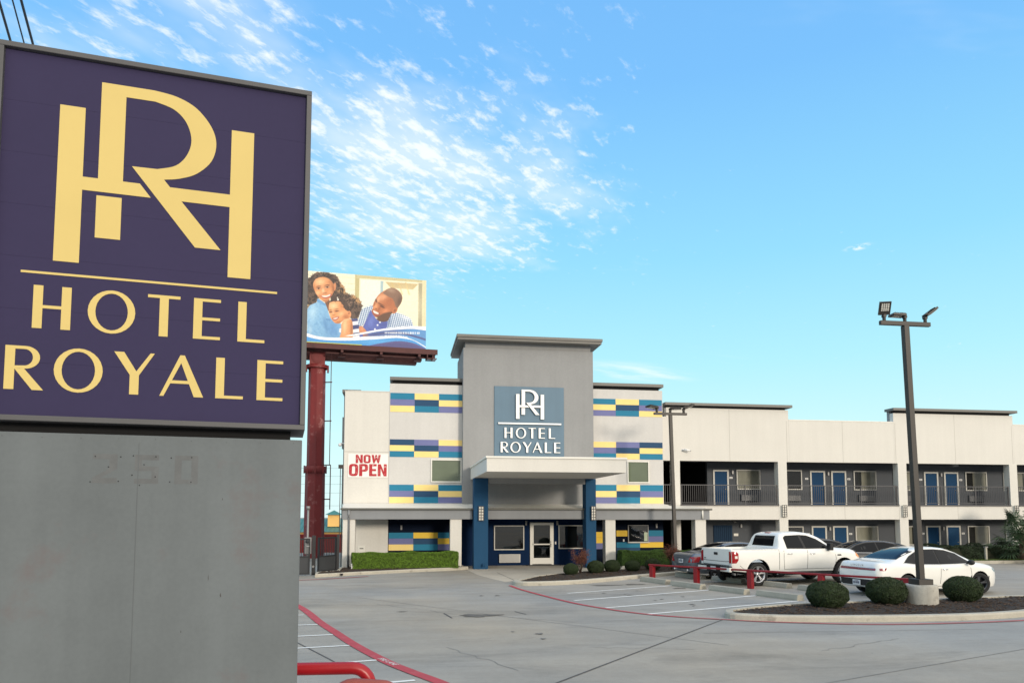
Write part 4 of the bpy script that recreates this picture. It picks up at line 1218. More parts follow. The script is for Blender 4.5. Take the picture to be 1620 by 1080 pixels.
    put(A_([(640, 640), (668, 628), (684, 664), (668, 704), (644, 690)]), (218, 138, 88)); put(K_(660, 664, 10, 18, 15, .8), (156, 88, 54), .8)
    for (ex, ey, w_) in ((404, 646, 22), (490, 632, 28)):
        put(fg * S_(ex, ey, w_ * 1.6, 20, -6), (178, 106, 66), .6); put(K_(ex, ey, w_, 6.5, -8, .6), (56, 32, 24), .95); put(K_(ex - 6, ey - 28, w_ * 1.1, 5.5, -8, .8), (124, 78, 52), .8)
    put(fg * S_(446, 690, 26, 10, -6), (180, 104, 64), .8)
    put(A_([(422, 736), (470, 722), (520, 712), (512, 746), (476, 772), (440, 766)]), (172, 84, 66)); put(A_([(438, 740), (506, 722), (498, 740), (470, 756), (446, 752)]), (252, 238, 226), .8)
    put(np.clip(hg * A_([(376, 520), (400, 480), (450, 486), (522, 486), (568, 530), (600, 600), (640, 560), (560, 440), (440, 400), (380, 450)], 3, 16), 0, 1), (62, 44, 38), .9)
    put(K_(503, 462, 12, 16, 0, .4), (248, 240, 228)); put(K_(494, 436, 7, 12, 0, .4), (240, 230, 216))
    # ---- man
    A_, S_, K_ = grid(540, 180, .5)
    pl = np.maximum(A_([(108, 470), (150, 428), (205, 408), (272, 388), (280, 420), (240, 470), (196, 560), (150, 655), (110, 684), (70, 640), (84, 560)]), A_([(470, 650), (490, 590), (530, 520), (600, 488), (700, 518), (800, 568), (832, 622), (850, 760), (640, 760), (420, 760)]))
    put(pl, (236, 242, 248))
    c1 = np.clip(.5 + 1.4 * np.sin((X + .25 * Y) * .42), 0, 1); c2_ = np.clip(.5 + 1.4 * np.sin((Y - .22 * X) * .46), 0, 1)
    put(pl * c1, (112, 146, 188), .6); put(pl * c2_, (100, 134, 180), .55); put(pl * c1 * c2_, (40, 66, 116), .75)
    tones(pl, S_, [(740, 560, 110, 40, 20, (250, 252, 254), .6), (500, 620, 30, 80, 10, (60, 86, 136), .5)])
    te = A_([(140, 690), (196, 566), (240, 458), (272, 500), (330, 590), (400, 616), (474, 606), (474, 690), (430, 760), (300, 860), (100, 860)])
    put(te, (76, 92, 172)); put(te * wv, (64, 78, 158), .5); tones(te, S_, [(250, 620, 50, 90, 20, (98, 116, 196), .8), (420, 660, 50, 50, 0, (56, 68, 142), .7)])
    put(A_([(320, 575), (420, 560), (520, 520), (500, 580), (474, 612), (400, 622), (350, 604)]), (82, 52, 38))
    hd = A_([(270, 400), (285, 350), (308, 302), (342, 250), (384, 208), (432, 178), (484, 150), (542, 138), (602, 158), (652, 200), (682, 250), (686, 302), (666, 362), (622, 430), (606, 474), (570, 502), (540, 504), (510, 540), (470, 576), (400, 600), (340, 566), (300, 548), (268, 505), (258, 460), (276, 424)])
    put(hd, (176, 98, 58))
    tones(hd, S_, [(410, 270, 90, 52, -28, (226, 156, 112), .95), (312, 404, 34, 46, 28, (232, 152, 100), .95), (450, 462, 52, 36, -20, (222, 132, 84), .85), (520, 330, 60, 70, 20, (160, 88, 54), .7), (350, 300, 20, 60, 24, (236, 176, 134), .8), (360, 440, 16, 40, 30, (142, 76, 46), .7)])
    ca_ = np.clip(hd * A_([(414, 216), (484, 140), (542, 128), (612, 150), (662, 195), (694, 250), (698, 302), (676, 368), (622, 440), (598, 410), (572, 340), (546, 292), (486, 262)], 5, 6), 0, 1)
    put(ca_, (122, 90, 72), .95); tones(ca_, S_, [(520, 170, 70, 34, 12, (164, 130, 106), .9), (650, 330, 40, 80, 10, (84, 60, 48), .9)])
    be = np.clip(hd * A_([(556, 480), (520, 560), (470, 600), (400, 620), (330, 590), (330, 548), (372, 530), (420, 504), (490, 486)], 8), 0, 1)
    put(be, (84, 54, 40), .92)
    put(A_([(548, 470), (560, 436), (596, 420), (620, 436), (612, 474), (580, 502), (550, 500)]), (186, 106, 66)); put(K_(582, 462, 14, 22, 30, .8), (120, 66, 42), .8)
    put(hd * S_(400, 400, 54, 22, 28), (140, 74, 44), .7); put(K_(404, 408, 36, 8, 28, .6), (54, 30, 22), .95); put(K_(384, 372, 52, 8, 30, .7), (92, 52, 36), .85)
    put(K_(318, 322, 12, 26, -16, .6), (70, 40, 28), .85); put(K_(296, 372, 10, 24, 10, .7), (140, 76, 48), .6)
    put(K_(318, 438, 16, 8, 34, .7), (110, 58, 38), .8)
    put(A_([(266, 448), (300, 462), (342, 488), (374, 498), (366, 526), (330, 548), (290, 528), (268, 492)]), (150, 74, 56)); put(A_([(278, 456), (352, 496), (344, 514), (300, 500), (282, 480)]), (250, 236, 226))
    for bx_, by_ in ((375, 628), (342, 668), (306, 726)): put(K_(bx_, by_, 12, 12, 0, .4), (238, 240, 246))
    put(A_([(86, 690), (120, 684), (160, 715), (196, 770), (160, 790), (96, 770)]), (206, 128, 86)); put(S_(130, 720, 20, 30), (232, 160, 118), .6); put(A_([(140, 800), (210, 792), (214, 830), (150, 836)]), (196, 116, 80))
    # ---- waves and the strip of small white print along the bottom
    def wave(pts): return np.interp(X, [p[0] for p in pts], [p[1] for p in pts])
    def smw(pts): return wave(smooth(pts, 6))
    def below(c, soft=2.0): return np.clip((Y - c) / soft + .5, 0, 1)
    ut = smw([(470, 600), (490, 590), (540, 580), (630, 562), (740, 542), (860, 527), (955, 522), (1062, 525)]); ub = smw([(470, 601), (490, 593), (540, 591), (630, 575), (740, 555), (860, 545), (960, 541), (1062, 553)])
    lt = smw([(-900, 420), (100, 500), (212, 558), (250.7, 577.3), (317.8, 596.5), (399, 603.7), (533, 602), (540, 602), (640, 595), (750, 592.5), (860, 592.5), (920, 602.5), (990, 630), (1062, 670)])
    lb = smw([(-900, 450), (100, 524), (212, 582), (250, 599), (318, 615.7), (399, 622.9), (533, 623), (690, 615), (820, 605), (890, 607.5), (970, 625), (1062, 678)])
    pt = smw([(560, 690), (675, 655), (765, 637.5), (850, 627.5), (920, 632.5), (990, 650), (1062, 684)])
    rt = np.clip((X - 600) / 80, 0, 1)
    put(below(ub) * rt, (72, 100, 164), .92); put(below(ub) * np.clip((X - 820) / 120, 0, 1), (78, 142, 206), .9)
    nv = smw([(600, 590), (740, 566), (860, 562), (960, 582), (1062, 612)])
    put(below(nv) * np.clip((nv + 16 - Y) / 3, 0, 1) * rt, (66, 74, 128), .9)
    put(below(nv + 18) * np.clip((X - 880) / 80, 0, 1), (86, 158, 220), .9)
    put(below(ut) * np.clip((ub - Y) / 2 + .5, 0, 1) * np.clip((X - 480) / 30, 0, 1), (252, 252, 253))
    dash = (np.sin(X * .62 + 2 * np.sin(X * .13)) > -.25)
    put(dash * below(563) * np.clip((575 + (X - 760) * .02 - Y) / 2, 0, 1) * ((X > 760) & (X < 1015)), (236, 242, 250), .9)
    put(dash * below(586 + np.clip(X - 860, 0, 400) * .16) * np.clip((596 + np.clip(X - 860, 0, 400) * .16 - Y) / 2, 0, 1) * ((X > 760) & (X < 930)), (236, 242, 250), .9)
    put(below(lt), (252, 252, 253)); put(below(lb), (62, 146, 220)); put(below(lb) * S_(300, 900, 300, 40), (90, 176, 238), .6); put(below(pt) * (X > 560), (78, 74, 132)); put(below(pt + 14) * (X > 620), (66, 64, 118), .7)
    put((X < 605) * np.clip((Y - ybot + 11) / 2, 0, 1), (196, 206, 70))
    img[:] = img * .90 + 25
    img *= (1 + (n4 - .5) * .07)[..., None]
    return s, t, np.clip(img, 0, 255) / 255.0
s_, t_, img = paint()
nx, nz = len(s_), len(t_)
Sx, Tz = np.meshgrid(s_, t_)
vs = np.stack([XR + Sx, np.full(Sx.shape, -0.004), BZ0 + (BZ1 - BZ0) * Tz], -1).reshape(-1, 3)
ii = np.arange(nx * nz).reshape(nz, nx)
fs = np.stack([ii[:-1, :-1], ii[:-1, 1:], ii[1:, 1:], ii[1:, :-1]], -1).reshape(-1, 4)
me = bpy.data.meshes.new('poster')
me.from_pydata(vs.tolist(), [], fs.tolist())
ca = me.color_attributes.new('print', 'FLOAT_COLOR', 'POINT')
L = np.where(img <= .04045, img / 12.92, ((img + .055) / 1.055) ** 2.4).reshape(-1, 3)
ca.data.foreach_set('color', np.concatenate([L, np.ones((len(L), 1))], 1).astype(np.float32).ravel())
mp = bpy.data.materials.new('poster_print'); mp.use_nodes = True
nt = NT(mp); at = nt.n('ShaderNodeAttribute'); at.attribute_name = 'print'
pb = mp.node_tree.nodes['Principled BSDF']; pb.inputs['Roughness'].default_value = .6
nt.l(at.outputs['Color'], pb.inputs['Base Color'])
me.materials.append(mp)
po = bpy.data.objects.new('poster', me); COL.objects.link(po); po.parent = bill
b = MB(); b.box(XR - BW, XR, 0.0, .28, BZ0, BZ1); b.build('display_face', M_GREYM, bill)
b = MB()
for k in range(9):
    x = XR - .4 - k * 1.72
    b.box(x - .06, x + .06, .28, .42, BZ0 - .5, BZ1 - .1)
b.build('stringer', M_BBDK, bill)
b = MB(); b.box(XR - BW, XR - .02, .0, .30, BZ0 - .12, BZ0 - .003); b.build('bottom_trim', M_BBRED, bill)
# head beam, hub, catwalk with outriggers, column, collar, ladder
b = MB(); b.box(XR - BW + .5, XR - .5, .35, 1.0, 11.72, 12.25); b.build('head_beam', M_BBDK, bill)
b = MB(); b.tube([(0, -.17, 11.68), (0, -.121, 11.68)], .32, 20); b.tube([(0, -.20, 11.68), (0, -.171, 11.68)], .24, 20)
b.build('hub', M_BBRED, bill)
b = MB()
b.box(XR - BW, XR + .55, -.95, -.15, 12.15, 12.20)
b.box(XR - BW, XR + .58, -.98, -.92, 12.05, 12.36); b.box(XR - BW, XR + .55, -.2, -.14, 12.0, 12.14)
b.build('catwalk', M_BBDK, bill)
b = MB()
for k in range(7):
    x = XR - .5 - k * 2.25
    b.box(x - .07, x + .07, -.95, .6, 11.90, 12.04)
    b.box(x - .22, x + .22, -.35, .25, 11.78, 11.90)
b.box(XR - 5.9, XR + .3, -.62, -.54, 11.86, 11.93)
b.build('outrigger', M_BBDK, bill)
for k in range(3):
    x = XR - .1 - k * .25
b = MB()
for x in (XR + .28, XR + .52): b.box(x - .02, x + .02, -.9, -.3, 12.2, 12.9 if False else 12.24)
for k in range(4): b.box(XR - .05, XR + .55, -.95 + k * .25, -.92 + k * .25, 11.80, 11.84)
b.box(XR + .28, XR + .33, -.95, -.2, 11.80, 12.15); b.box(XR - .05, XR - .0, -.95, -.2, 11.80, 12.15)
b.build('end_grating', M_BBDK, bill)
b = MB(); b.lathe([(.58, -.2), (.58, 1.6), (.565, 5.1), (.50, 5.3), (.49, 11.2)], (0, 0.35, 0), 'z', 8, 0, False)
b.box(-.44, .44, -.12, .82, 11.201, 12.0); b.build('column', M_BBRED, bill)
b = MB(); b.lathe([(.55, 4.93), (.64, 4.94), (.64, 5.31), (.62, 5.32), (.48, 5.33)], (0, 0.35, 0), 'z', 28)
for k in range(8):
    a = k * math.pi / 4
    b.box(math.cos(a) * .62 - .04, math.cos(a) * .62 + .04, .35 + math.sin(a) * .62 - .04, .35 + math.sin(a) * .62 + .04, 4.90, 5.36)
b.build('collar', M_BBRED, bill)
b = MB(); b.lathe([(.62, 11.1), (.62, 11.3), (.5, 11.32)], (0, .35, 0), 'z', 24)
for sx_ in (-1, 1): b.box(sx_ * .62 - .05, sx_ * .62 + .05, .2, .5, 10.9, 11.3)
b.build('top_flange', M_BBRED, bill)
b = MB()
lx = .80
b.tube([(lx, .1, 5.4), (lx, .1, 14.2)], .022, 6); b.tube([(lx + .06, .1, 5.4), (lx + .06, .1, 2.8)], .028, 6)
for z in (3.4, 5.4, 8.0, 10.3): b.tube([(.4, .3, z), (lx + .06, .1, z)], .035, 6)
b.build('conduit', M_BBDK, bill)
for x in (-2.2, 2.4):
    b = MB(); b.tube([(x, -.9, 12.1), (x, -1.9, 12.0)], .03, 6); b.box(x - .3, x + .3, -2.15, -1.85, 11.95, 12.10)
    # lamp arms are seen edge-on under the catwalk

# ------------------------------------------------------------------ lamp posts with three flood heads
def flood_head(b_, lens_b, pos, yaw, tilt, s=1.0):
    """pos: top of its knuckle; tilt 0 = face straight down, 90 = face horizontal along yaw"""
    Mx = Matrix.Rotation(yaw, 3, 'Z') @ Matrix.Rotation(-R(tilt), 3, 'Y')
    p = Vector(pos)
    off = Mx @ Vector((0.20 * s, 0, 0.02))
    b_.obox(p + off, (.36 * s, .30 * s, .055 * s), Mx)
    b_.obox(p + Mx @ Vector((.09 * s, 0, .055 * s)), (.16 * s, .2 * s, .05 * s), Mx)
    for k in range(5):
        b_.obox(p + Mx @ Vector((.12 * s + k * .05 * s, 0, .06 * s)), (.012 * s, .26 * s, .03 * s), Mx)
    lens_b.obox(p + Mx @ Vector((.235 * s, 0, -.010 * s)), (.22 * s, .24 * s, .012 * s), Mx, 1)
    for i in range(5):
        for j in range(4):
            lens_b.obox(p + Mx @ Vector((.15 * s + i * .042 * s, (-.08 + j * .053) * s, -.018 * s)), (.030 * s, .038 * s, .01 * s), Mx, 0)
def lamp_post(org, h, arm, w, heads, label, lean=0.0, base=True, hs=1.0):
    t = thing('lamp_post', org, label, 'lamp post', 'parking lot lamp posts')
    ox, oy, oz = org
    def m(): return MB(org)
    zb = oz + (.62 if base else .06)
    if base:
        b = m(); b.lathe([(.40, -.05), (.41, .3), (.405, .57), (.385, .62), (0, .62)], (ox, oy, oz), 'z', 32); b.build('concrete_base', M_BASE, t)
    b = m(); b.box(ox - w * 1.35, ox + w * 1.35, oy - w * 1.35, oy + w * 1.35, zb, zb + (.15 if base else .02)); b.build('base_cover', M_BRONZE, t, bevel=.008)
    dx = lean * (h - zb)
    b = m()
    q = w / 2
    z0_, z1_ = zb + .1, h
    b._add([(ox - q, oy - q, z0_), (ox + q, oy - q, z0_), (ox + q, oy + q, z0_), (ox - q, oy + q, z0_), (ox - q + dx, oy - q, z1_), (ox + q + dx, oy - q, z1_), (ox + q + dx, oy + q, z1_), (ox - q + dx, oy + q, z1_)],
           [(0, 3, 2, 1), (4, 5, 6, 7), (0, 1, 5, 4), (1, 2, 6, 5), (2, 3, 7, 6), (3, 0, 4, 7)])
    b.build('pole', M_BRONZE, t, bevel=.01)
    cx_ = ox + dx
    b = m(); b.box(cx_ - arm / 2, cx_ + arm / 2, oy - .05, oy + .05, h + .001, h + .115); b.build('crossarm', M_BRONZE, t, bevel=.006)
    for (rx, yaw, tilt, kh) in heads:
        hp = (cx_ + rx, oy, h + .115)
        b = m(); lb = m()
        b.tube([(hp[0], hp[1], hp[2]), (hp[0], hp[1], hp[2] + kh)], .045 * hs, 10)
        b.tube([(hp[0], hp[1] - .05, hp[2] + kh), (hp[0], hp[1] + .05, hp[2] + kh)], .05 * hs, 10)
        flood_head(b, lb, (hp[0], hp[1], hp[2] + kh + .01), yaw, tilt, hs)
        f = b.build('flood_head', M_BRONZE, t, bevel=.004)
        lb.build('led_lens', [M_LENS, M_CARBLK], f)
    return t
lamp_post((13.78, 17.69, 0), 7.62, 1.50, .155,
          [(-.62, R(-108), 62, .13), (0.0, R(172), 4, .13), (.62, R(-12), 38, .13)],
          'tall dark bronze lamp post on a round concrete base in the near planted island', lean=-.0225)
lamp_post((12.66, 32.3, 0.1), 7.14, 1.62, .15,
          [(-.66, R(196), 8, .16), (0.0, R(-20), 0, .16), (.66, R(-10), 22, .16)],
          'slim dark lamp post in front of the entrance building, behind the low hedge', lean=-.021, base=False, hs=1.35)

# ------------------------------------------------------------------ long red guard rail between the two rows of stalls
PA, PB = Vector((9.55, 26.9, .60)), Vector((14.37, 18.7, .68))
ro = (PA.x, PA.y, 0)
rail = thing('guard_rail', ro, 'long low red steel guard rail running between the two rows of parking stalls', 'guard rail')
dvec = PB - PA; Ln = dvec.length; dvec.normalize()
yaw = math.atan2(dvec.y, dvec.x); Mz = Matrix.Rotation(yaw, 3, 'Z'); Mt = Mz @ Matrix.Rotation(-math.asin(dvec.z), 3, 'Y')
m = MB(ro); m.obox(PA + dvec * (Ln / 2) - Vector((0, 0, .03)), (Ln + .2, .11, .06), Mt); m.build('top_rail', M_REDRAIL, rail, bevel=.008)
for s in (0.06, 2.1, 4.29, 6.78, 9.32):
    q = PA + dvec * s
    m = MB(ro); m.obox(Vector((q.x, q.y, (q.z - .062) / 2)), (.17, .17, q.z - .062), Mz); m.build('post', M_REDRAIL, rail, bevel=.008)

# ------------------------------------------------------------------ wheel stops
def wheel_stop_mesh(L=1.58):
    b = MB()
    w0, w1, h = .14, .10, .17
    n = 2
    prof = [(-w0 / 1, 0), (-w0, .05), (-w1, h), (w1, h), (w0, .05), (w0, 0)]
    e = L / 2
    vs = [(x, -e, z) for x, z in prof] + [(x, e, z) for x, z in prof]
    k = len(prof)
    b._add(vs, [(i, i + 1, i + 1 + k, i + k) for i in range(k - 1)] + [tuple(range(k))[::-1], tuple(range(k, 2 * k))])
    return b
ws0 = None
stops = [((9.05, 26.6), (9.52, 24.85), 'wheel stop nearest the planted entrance island, left row'),
         ((9.55, 24.77), (10.05, 23.15), 'second wheel stop of the left row, beside the second red rail post'),
         ((10.20, 23.05), (10.75, 21.4), 'third wheel stop of the left row, before the third red rail post'),
         ((10.95, 21.25), (11.50, 19.65), 'nearest wheel stop, just behind the leftmost big round bush'),
         ((11.15, 28.4), (11.65, 26.75), 'wheel stop under the grey sedan, far right of the red rail'),
         ((11.85, 26.5), (12.35, 24.85), 'wheel stop under the pickup tailgate'),
         ((12.55, 24.6), (13.05, 22.95), 'wheel stop between the third and fourth red rail posts, behind the rail'),
         ((13.15, 22.6), (13.6, 21.05), 'wheel stop half hidden by the leftmost round bush, beyond the rail')]
for (a, c, lab) in stops:
    ccx, ccy = (a[0] + c[0]) / 2, (a[1] + c[1]) / 2
    rz = math.atan2(c[1] - a[1], c[0] - a[0]) + math.pi / 2
    if ws0 is None:
        ws0 = wheel_stop_mesh().build('wheel_stop', M_STOP, None, bevel=.012)
        o = ws0; o.location = (ccx, ccy, 0); o.rotation_euler = (0, 0, rz)
    else:
        o = ws0.copy(); COL.objects.link(o); o.location = (ccx, ccy, 0); o.rotation_euler = (0, 0, rz)
    tag(o, 'concrete ' + lab, 'wheel stop', 'concrete wheel stops')

# ------------------------------------------------------------------ kerbed islands and beds
def inset(poly, d):
    n = len(poly); out = []
    ar = sum(poly[i][0] * poly[(i + 1) % n][1] - poly[(i + 1) % n][0] * poly[i][1] for i in range(n))
    s = 1 if ar > 0 else -1
    for i in range(n):
        p0, p1, p2 = Vector(poly[i - 1]), Vector(poly[i]), Vector(poly[(i + 1) % n])
        t0 = (p1 - p0).normalized(); t1 = (p2 - p1).normalized()
        nn = (Vector((-t0.y, t0.x)) + Vector((-t1.y, t1.x))).normalized() * s
        out.append(tuple(p1 + nn * d))
    return out
def island(poly, h, kw, soil_h):
    q = inset(poly, kw); q1 = inset(poly, .03)
    n = len(poly)
    b = MB()
    vs = [(x, y, -.05) for x, y in poly] + [(x, y, h - .035) for x, y in poly] + [(x, y, h) for x, y in q1] + [(x, y, h) for x, y in q] + [(x, y, soil_h - .1) for x, y in q]
    ar = sum(poly[i][0] * poly[(i + 1) % n][1] - poly[(i + 1) % n][0] * poly[i][1] for i in range(n))
    fs = []
    for L_ in range(4):
        for i in range(n):
            j = (i + 1) % n
            f = (L_ * n + i, L_ * n + j, (L_ + 1) * n + j, (L_ + 1) * n + i)
            fs.append(f if ar > 0 else f[::-1])
    b._add(vs, fs)
    struct(b.build('kerb', M_KERB))
    # soil: uneven sheet inside the kerb
    xs = [p[0] for p in q]; ysq = [p[1] for p in q]
    pts = [Vector(p) for p in q]; nb = len(pts)
    step = .16
    gx = np.arange(min(xs), max(xs), step); gy = np.arange(min(ysq), max(ysq), step)
    def inside(x, y, P):
        c = False
        for i in range(len(P)):
            x0, y0 = P[i - 1]; x1, y1 = P[i]
            if (y0 > y) != (y1 > y) and x < (x1 - x0) * (y - y0) / (y1 - y0) + x0: c = not c
        return c
    q2 = inset(poly, kw + .08)
    for y in gy:
        for x in gx:
            X_, Y_ = x + random.uniform(-.05, .05), y + random.uniform(-.05, .05)
            if inside(X_, Y_, q2): pts.append(Vector((X_, Y_)))
    ov, oe, of = delaunay_2d_cdt(pts, [], [list(range(nb))], 1, 1e-4)[:3]
    b = MB()
    b._add([(v.x, v.y, soil_h + (0 if i < nb else random.uniform(-.015, .05))) for i, v in enumerate(ov)], [tuple(f) for f in of], 0, True)
    struct(b.build('planting_bed', M_MULCH))
    # loose bark chips
    b = MB()
    area = (max(xs) - min(xs)) * (max(ysq) - min(ysq))
    for k in range(int(min(1800, area * 50))):
        x, y = random.uniform(min(xs), max(xs)), random.uniform(min(ysq), max(ysq))
        if not inside(x, y, q2): continue
        Mr = Matrix.Rotation(random.uniform(0, 6.28), 3, 'Z') @ Matrix.Rotation(random.uniform(-.5, .5), 3, 'X')
        b.obox((x, y, soil_h + .04), (random.uniform(.03, .08), random.uniform(.012, .03), .012), Mr)
    o = b.build('bark_chips', M('bark_chip', (72, 56, 44), .95, .4, 11.0))
    tag(o, 'loose brown bark chips scattered over the planting soil', 'bark chips', kind='stuff')
isl_r = smooth([(7.80, 16.80), (7.88, 16.42), (8.6, 15.98), (9.7, 15.70), (11.7, 15.47), (13.7, 15.50), (15.6, 15.95), (17.6, 16.9), (19.6, 18.2)], 4) + \
        smooth([(19.4, 18.95), (17.3, 18.95), (14.8, 18.5), (12.4, 18.42), (10.6, 18.2), (9.0, 17.72), (8.0, 17.2)], 3)
island(isl_r, .14, .20, .10)
isl_l = smooth([(4.02, 25.95), (4.15, 25.5), (4.7, 25.28), (6.5, 25.72), (9.3, 27.55), (11.0, 28.62), (13.6, 30.2)], 4) + [(14.4, 33.0), (10.4, 33.2), (9.6, 31.0), (7.2, 29.7), (5.3, 28.1)]
island(isl_l, .14, .20, .10)
bed_l = [(-3.28, 30.0), (-1.8, 30.85), (.26, 31.9), (2.2, 32.75), (3.0, 33.2), (3.15, 33.38), (3.0, 33.6), (2.95, 35.58), (-2.62, 35.58), (-2.62, 32.0), (-3.4, 31.2)]
island(bed_l, .13, .16, .11)
# paved apron before the entrance, pavement along the wing, verge at the far right
b = MB(); b.prism([(3.05, 33.3), (3.25, 30.0), (3.9, 26.9), (5.2, 28.25), (7.1, 29.85), (9.5, 31.15), (10.3, 33.3), (13.9, 33.2), (13.9, 36.2), (3.05, 36.2)], -.05, .004)
struct(b.build('entrance_apron', M_APRON))
b = MB(); b.box(14.6, 45, 34.9, 38, -.05, .12); struct(b.build('pavement', M_APRON))
b = MB(); b.box(26.4, 45, 33.2, 33.36, -.05, .15); b.box(26.24, 26.4, 33.2, 34.88, -.05, .15); struct(b.build('kerb', M_KERB))
b = MB(); b.box(26.4, 45, 33.36, 34.895, -.05, .13); struct(b.build('verge', M('verge_soil', (88, 92, 52), 1.0, .3, 4.0)))

# ------------------------------------------------------------------ foliage helpers
def leaf_mesh(name, P, N, size, mats, aspect=.55, jitter=.9, core=None):
    """many small diamond leaves at points P with outward normals N"""
    n = len(P)
    N = N + rng.normal(0, jitter, (n, 3)) * .6
    N /= np.linalg.norm(N, axis=1, keepdims=True) + 1e-9
    A = np.cross(N, rng.normal(0, 1, (n, 3))); A /= np.linalg.norm(A, axis=1, keepdims=True) + 1e-9
    Bv = np.cross(N, A)
    s = (size * rng.uniform(.65, 1.35, n))[:, None]
    fold = N * s * .18
    V = np.stack([P - A * s * .5, P - Bv * s * .5 * aspect + fold, P + A * s * .5, P + Bv * s * .5 * aspect + fold], 1).reshape(-1, 3)
    F = np.arange(n * 4).reshape(n, 4)
    b = MB(); b.v = [tuple(v) for v in V]; b.f = [tuple(f) for f in F]; b.m = [0] * n; b.sm = [False] * n
    return b
def round_bush_data(n, rx, rz, zc, size):
    d = rng.normal(0, 1, (n, 3)); d /= np.linalg.norm(d, axis=1, keepdims=True)
    d = d / (np.abs(d) ** 2.2).sum(1, keepdims=True) ** (1 / 2.2)
    lump = 1 + .02 * np.sin(5 * d[:, 0] + 1) * np.sin(4 * d[:, 1] + 2) + .02 * np.sin(9 * d[:, 2] + 5 * d[:, 0]) - .03
    rad = lump * (1 - np.abs(rng.normal(0, .055, n)))
    P = d * rad[:, None] * np.array([rx, rx, rz]) + np.array([0, 0, zc])
    keep = P[:, 2] > 0.01
    return P[keep], (d / np.array([rx, rx, rz]))[keep] / np.linalg.norm((d / np.array([rx, rx, rz]))[keep], axis=1, keepdims=True)
def round_bush(loc, label, group):
    t = thing('round_bush', loc, label, 'bush', group)
    P, N = round_bush_data(20000, .56, .385, .36, .038)
    leaf_mesh('leaves', P, N, .042, None).build('foliage', M_BUSH, t)
    b = MB(); b.lathe([(.0, .0), (.30, .02), (.49, .2), (.51, .38), (.42, .58), (.22, .69), (0, .71)], (0, 0, 0), 'z', 20); b.build('dark_core', M_CORE, t)
    b = MB()
    for k in range(5):
        a = k * 1.3; b.tube([(.03 * math.cos(a), .03 * math.sin(a), -.08), (.16 * math.cos(a), .16 * math.sin(a), .2)], .015, 5)
    b.build('stem', M_TWIG, t)
    return t
rb0 = round_bush((10.87, 17.38, .10), 'leftmost of the three big clipped round bushes in the near island', 'clipped round bushes in the near island')
dup(rb0, (12.88, 17.85, .10), 2.1, 'big clipped round bush standing just left of the concrete lamp base', 'clipped round bushes in the near island', (.91, .91, .96))
dup(rb0, (15.33, 18.05, .10), 4.0, 'big clipped round bush standing just right of the concrete lamp base', 'clipped round bushes in the near island', (.89, .89, .93))
rb0.scale = (.91, .91, .92)
for (x, y, s, lab) in ((6.75, 28.35, .56, 'small clipped round bush nearest the entrance door, leftmost of its row'),
                       (7.95, 29.05, .63, 'small clipped round bush in front of the right blue canopy column'),
                       (8.80, 29.55, .62, 'small clipped round bush in front of the cream pillar right of the canopy'),
                       (9.75, 29.75, .57, 'small clipped round bush between the cream pillar and the end of the red rail'),
                       (10.80, 30.2, .62, 'small clipped round bush behind the first post of the red rail')):
    dup(rb0, (x, y, .10), x * 2.3, lab, 'small clipped bushes along the entrance island', (s, s, s * 1.12))

def hedge(loc, rz, L, D, H, n, size, mat, label, group=None, uneven=.04):
    t = thing('hedge', loc, label, 'hedge', group, rz)
    # points on the five outer faces of a box, pushed in and out
    areas = np.array([L * H, L * H, D * H, D * H, L * D]); pr = areas / areas.sum()
    f = rng.choice(5, n, p=pr)
    u, v = rng.uniform(-.5, .5, n), rng.uniform(0, 1, n)
    P = np.zeros((n, 3)); N = np.zeros((n, 3))
    for k in range(5):
        q = f == k
        if k < 2:
            P[q] = np.stack([u[q] * L, np.full(q.sum(), (-.5 if k == 0 else .5) * D), v[q] * H], 1); N[q] = (0, -1 if k == 0 else 1, .15)
        elif k < 4:
            P[q] = np.stack([np.full(q.sum(), (-.5 if k == 2 else .5) * L), u[q] * D, v[q] * H], 1); N[q] = (-1 if k == 2 else 1, 0, .15)
        else:
            P[q] = np.stack([u[q] * L, (v[q] - .5) * D, np.full(q.sum(), H)], 1); N[q] = (0, 0, 1)
    bumpy = uneven * (np.sin(P[:, 0] * 3.1 + 1) + np.sin(P[:, 0] * 7.3) * .7 + np.sin(P[:, 2] * 9 + P[:, 0] * 4) * .7)
    P += N * (bumpy - np.abs(rng.normal(0, .035, n)))[:, None]
    rc = .05
    P[:, 2] -= np.where(P[:, 2] > H - .08, (np.abs(P[:, 1]) / (D / 2)) ** 6 * rc, 0)
    P[:, 2] = np.maximum(P[:, 2], .01)
    leaf_mesh('leaves', P, N, size, None).build('foliage', mat, t)
    b = MB(); b.box(-L / 2 + .08, L / 2 - .08, -D / 2 + .08, D / 2 - .08, 0, H - .09); b.build('dark_core', M_CORE, t)
    return t
hedge((.30, 33.0, .10), math.atan2(.55, 4.7), 4.66, .75, .72, 60000, .042, M_HEDGE, 'bright green clipped hedge in the bed at the left end of the hotel front', uneven=.018)
hedge((11.95, 33.0, .10), 0, 3.5, .8, .72, 36000, .045, M_HEDGE2, 'dark green clipped hedge behind the slim lamp post, right of the canopy', uneven=.02)
hedge((31.5, 34.35, .12), 0, 8.6, .8, .76, 26000, .07, M_FARH, 'dark hedge on the verge before the far right rooms', uneven=.08)

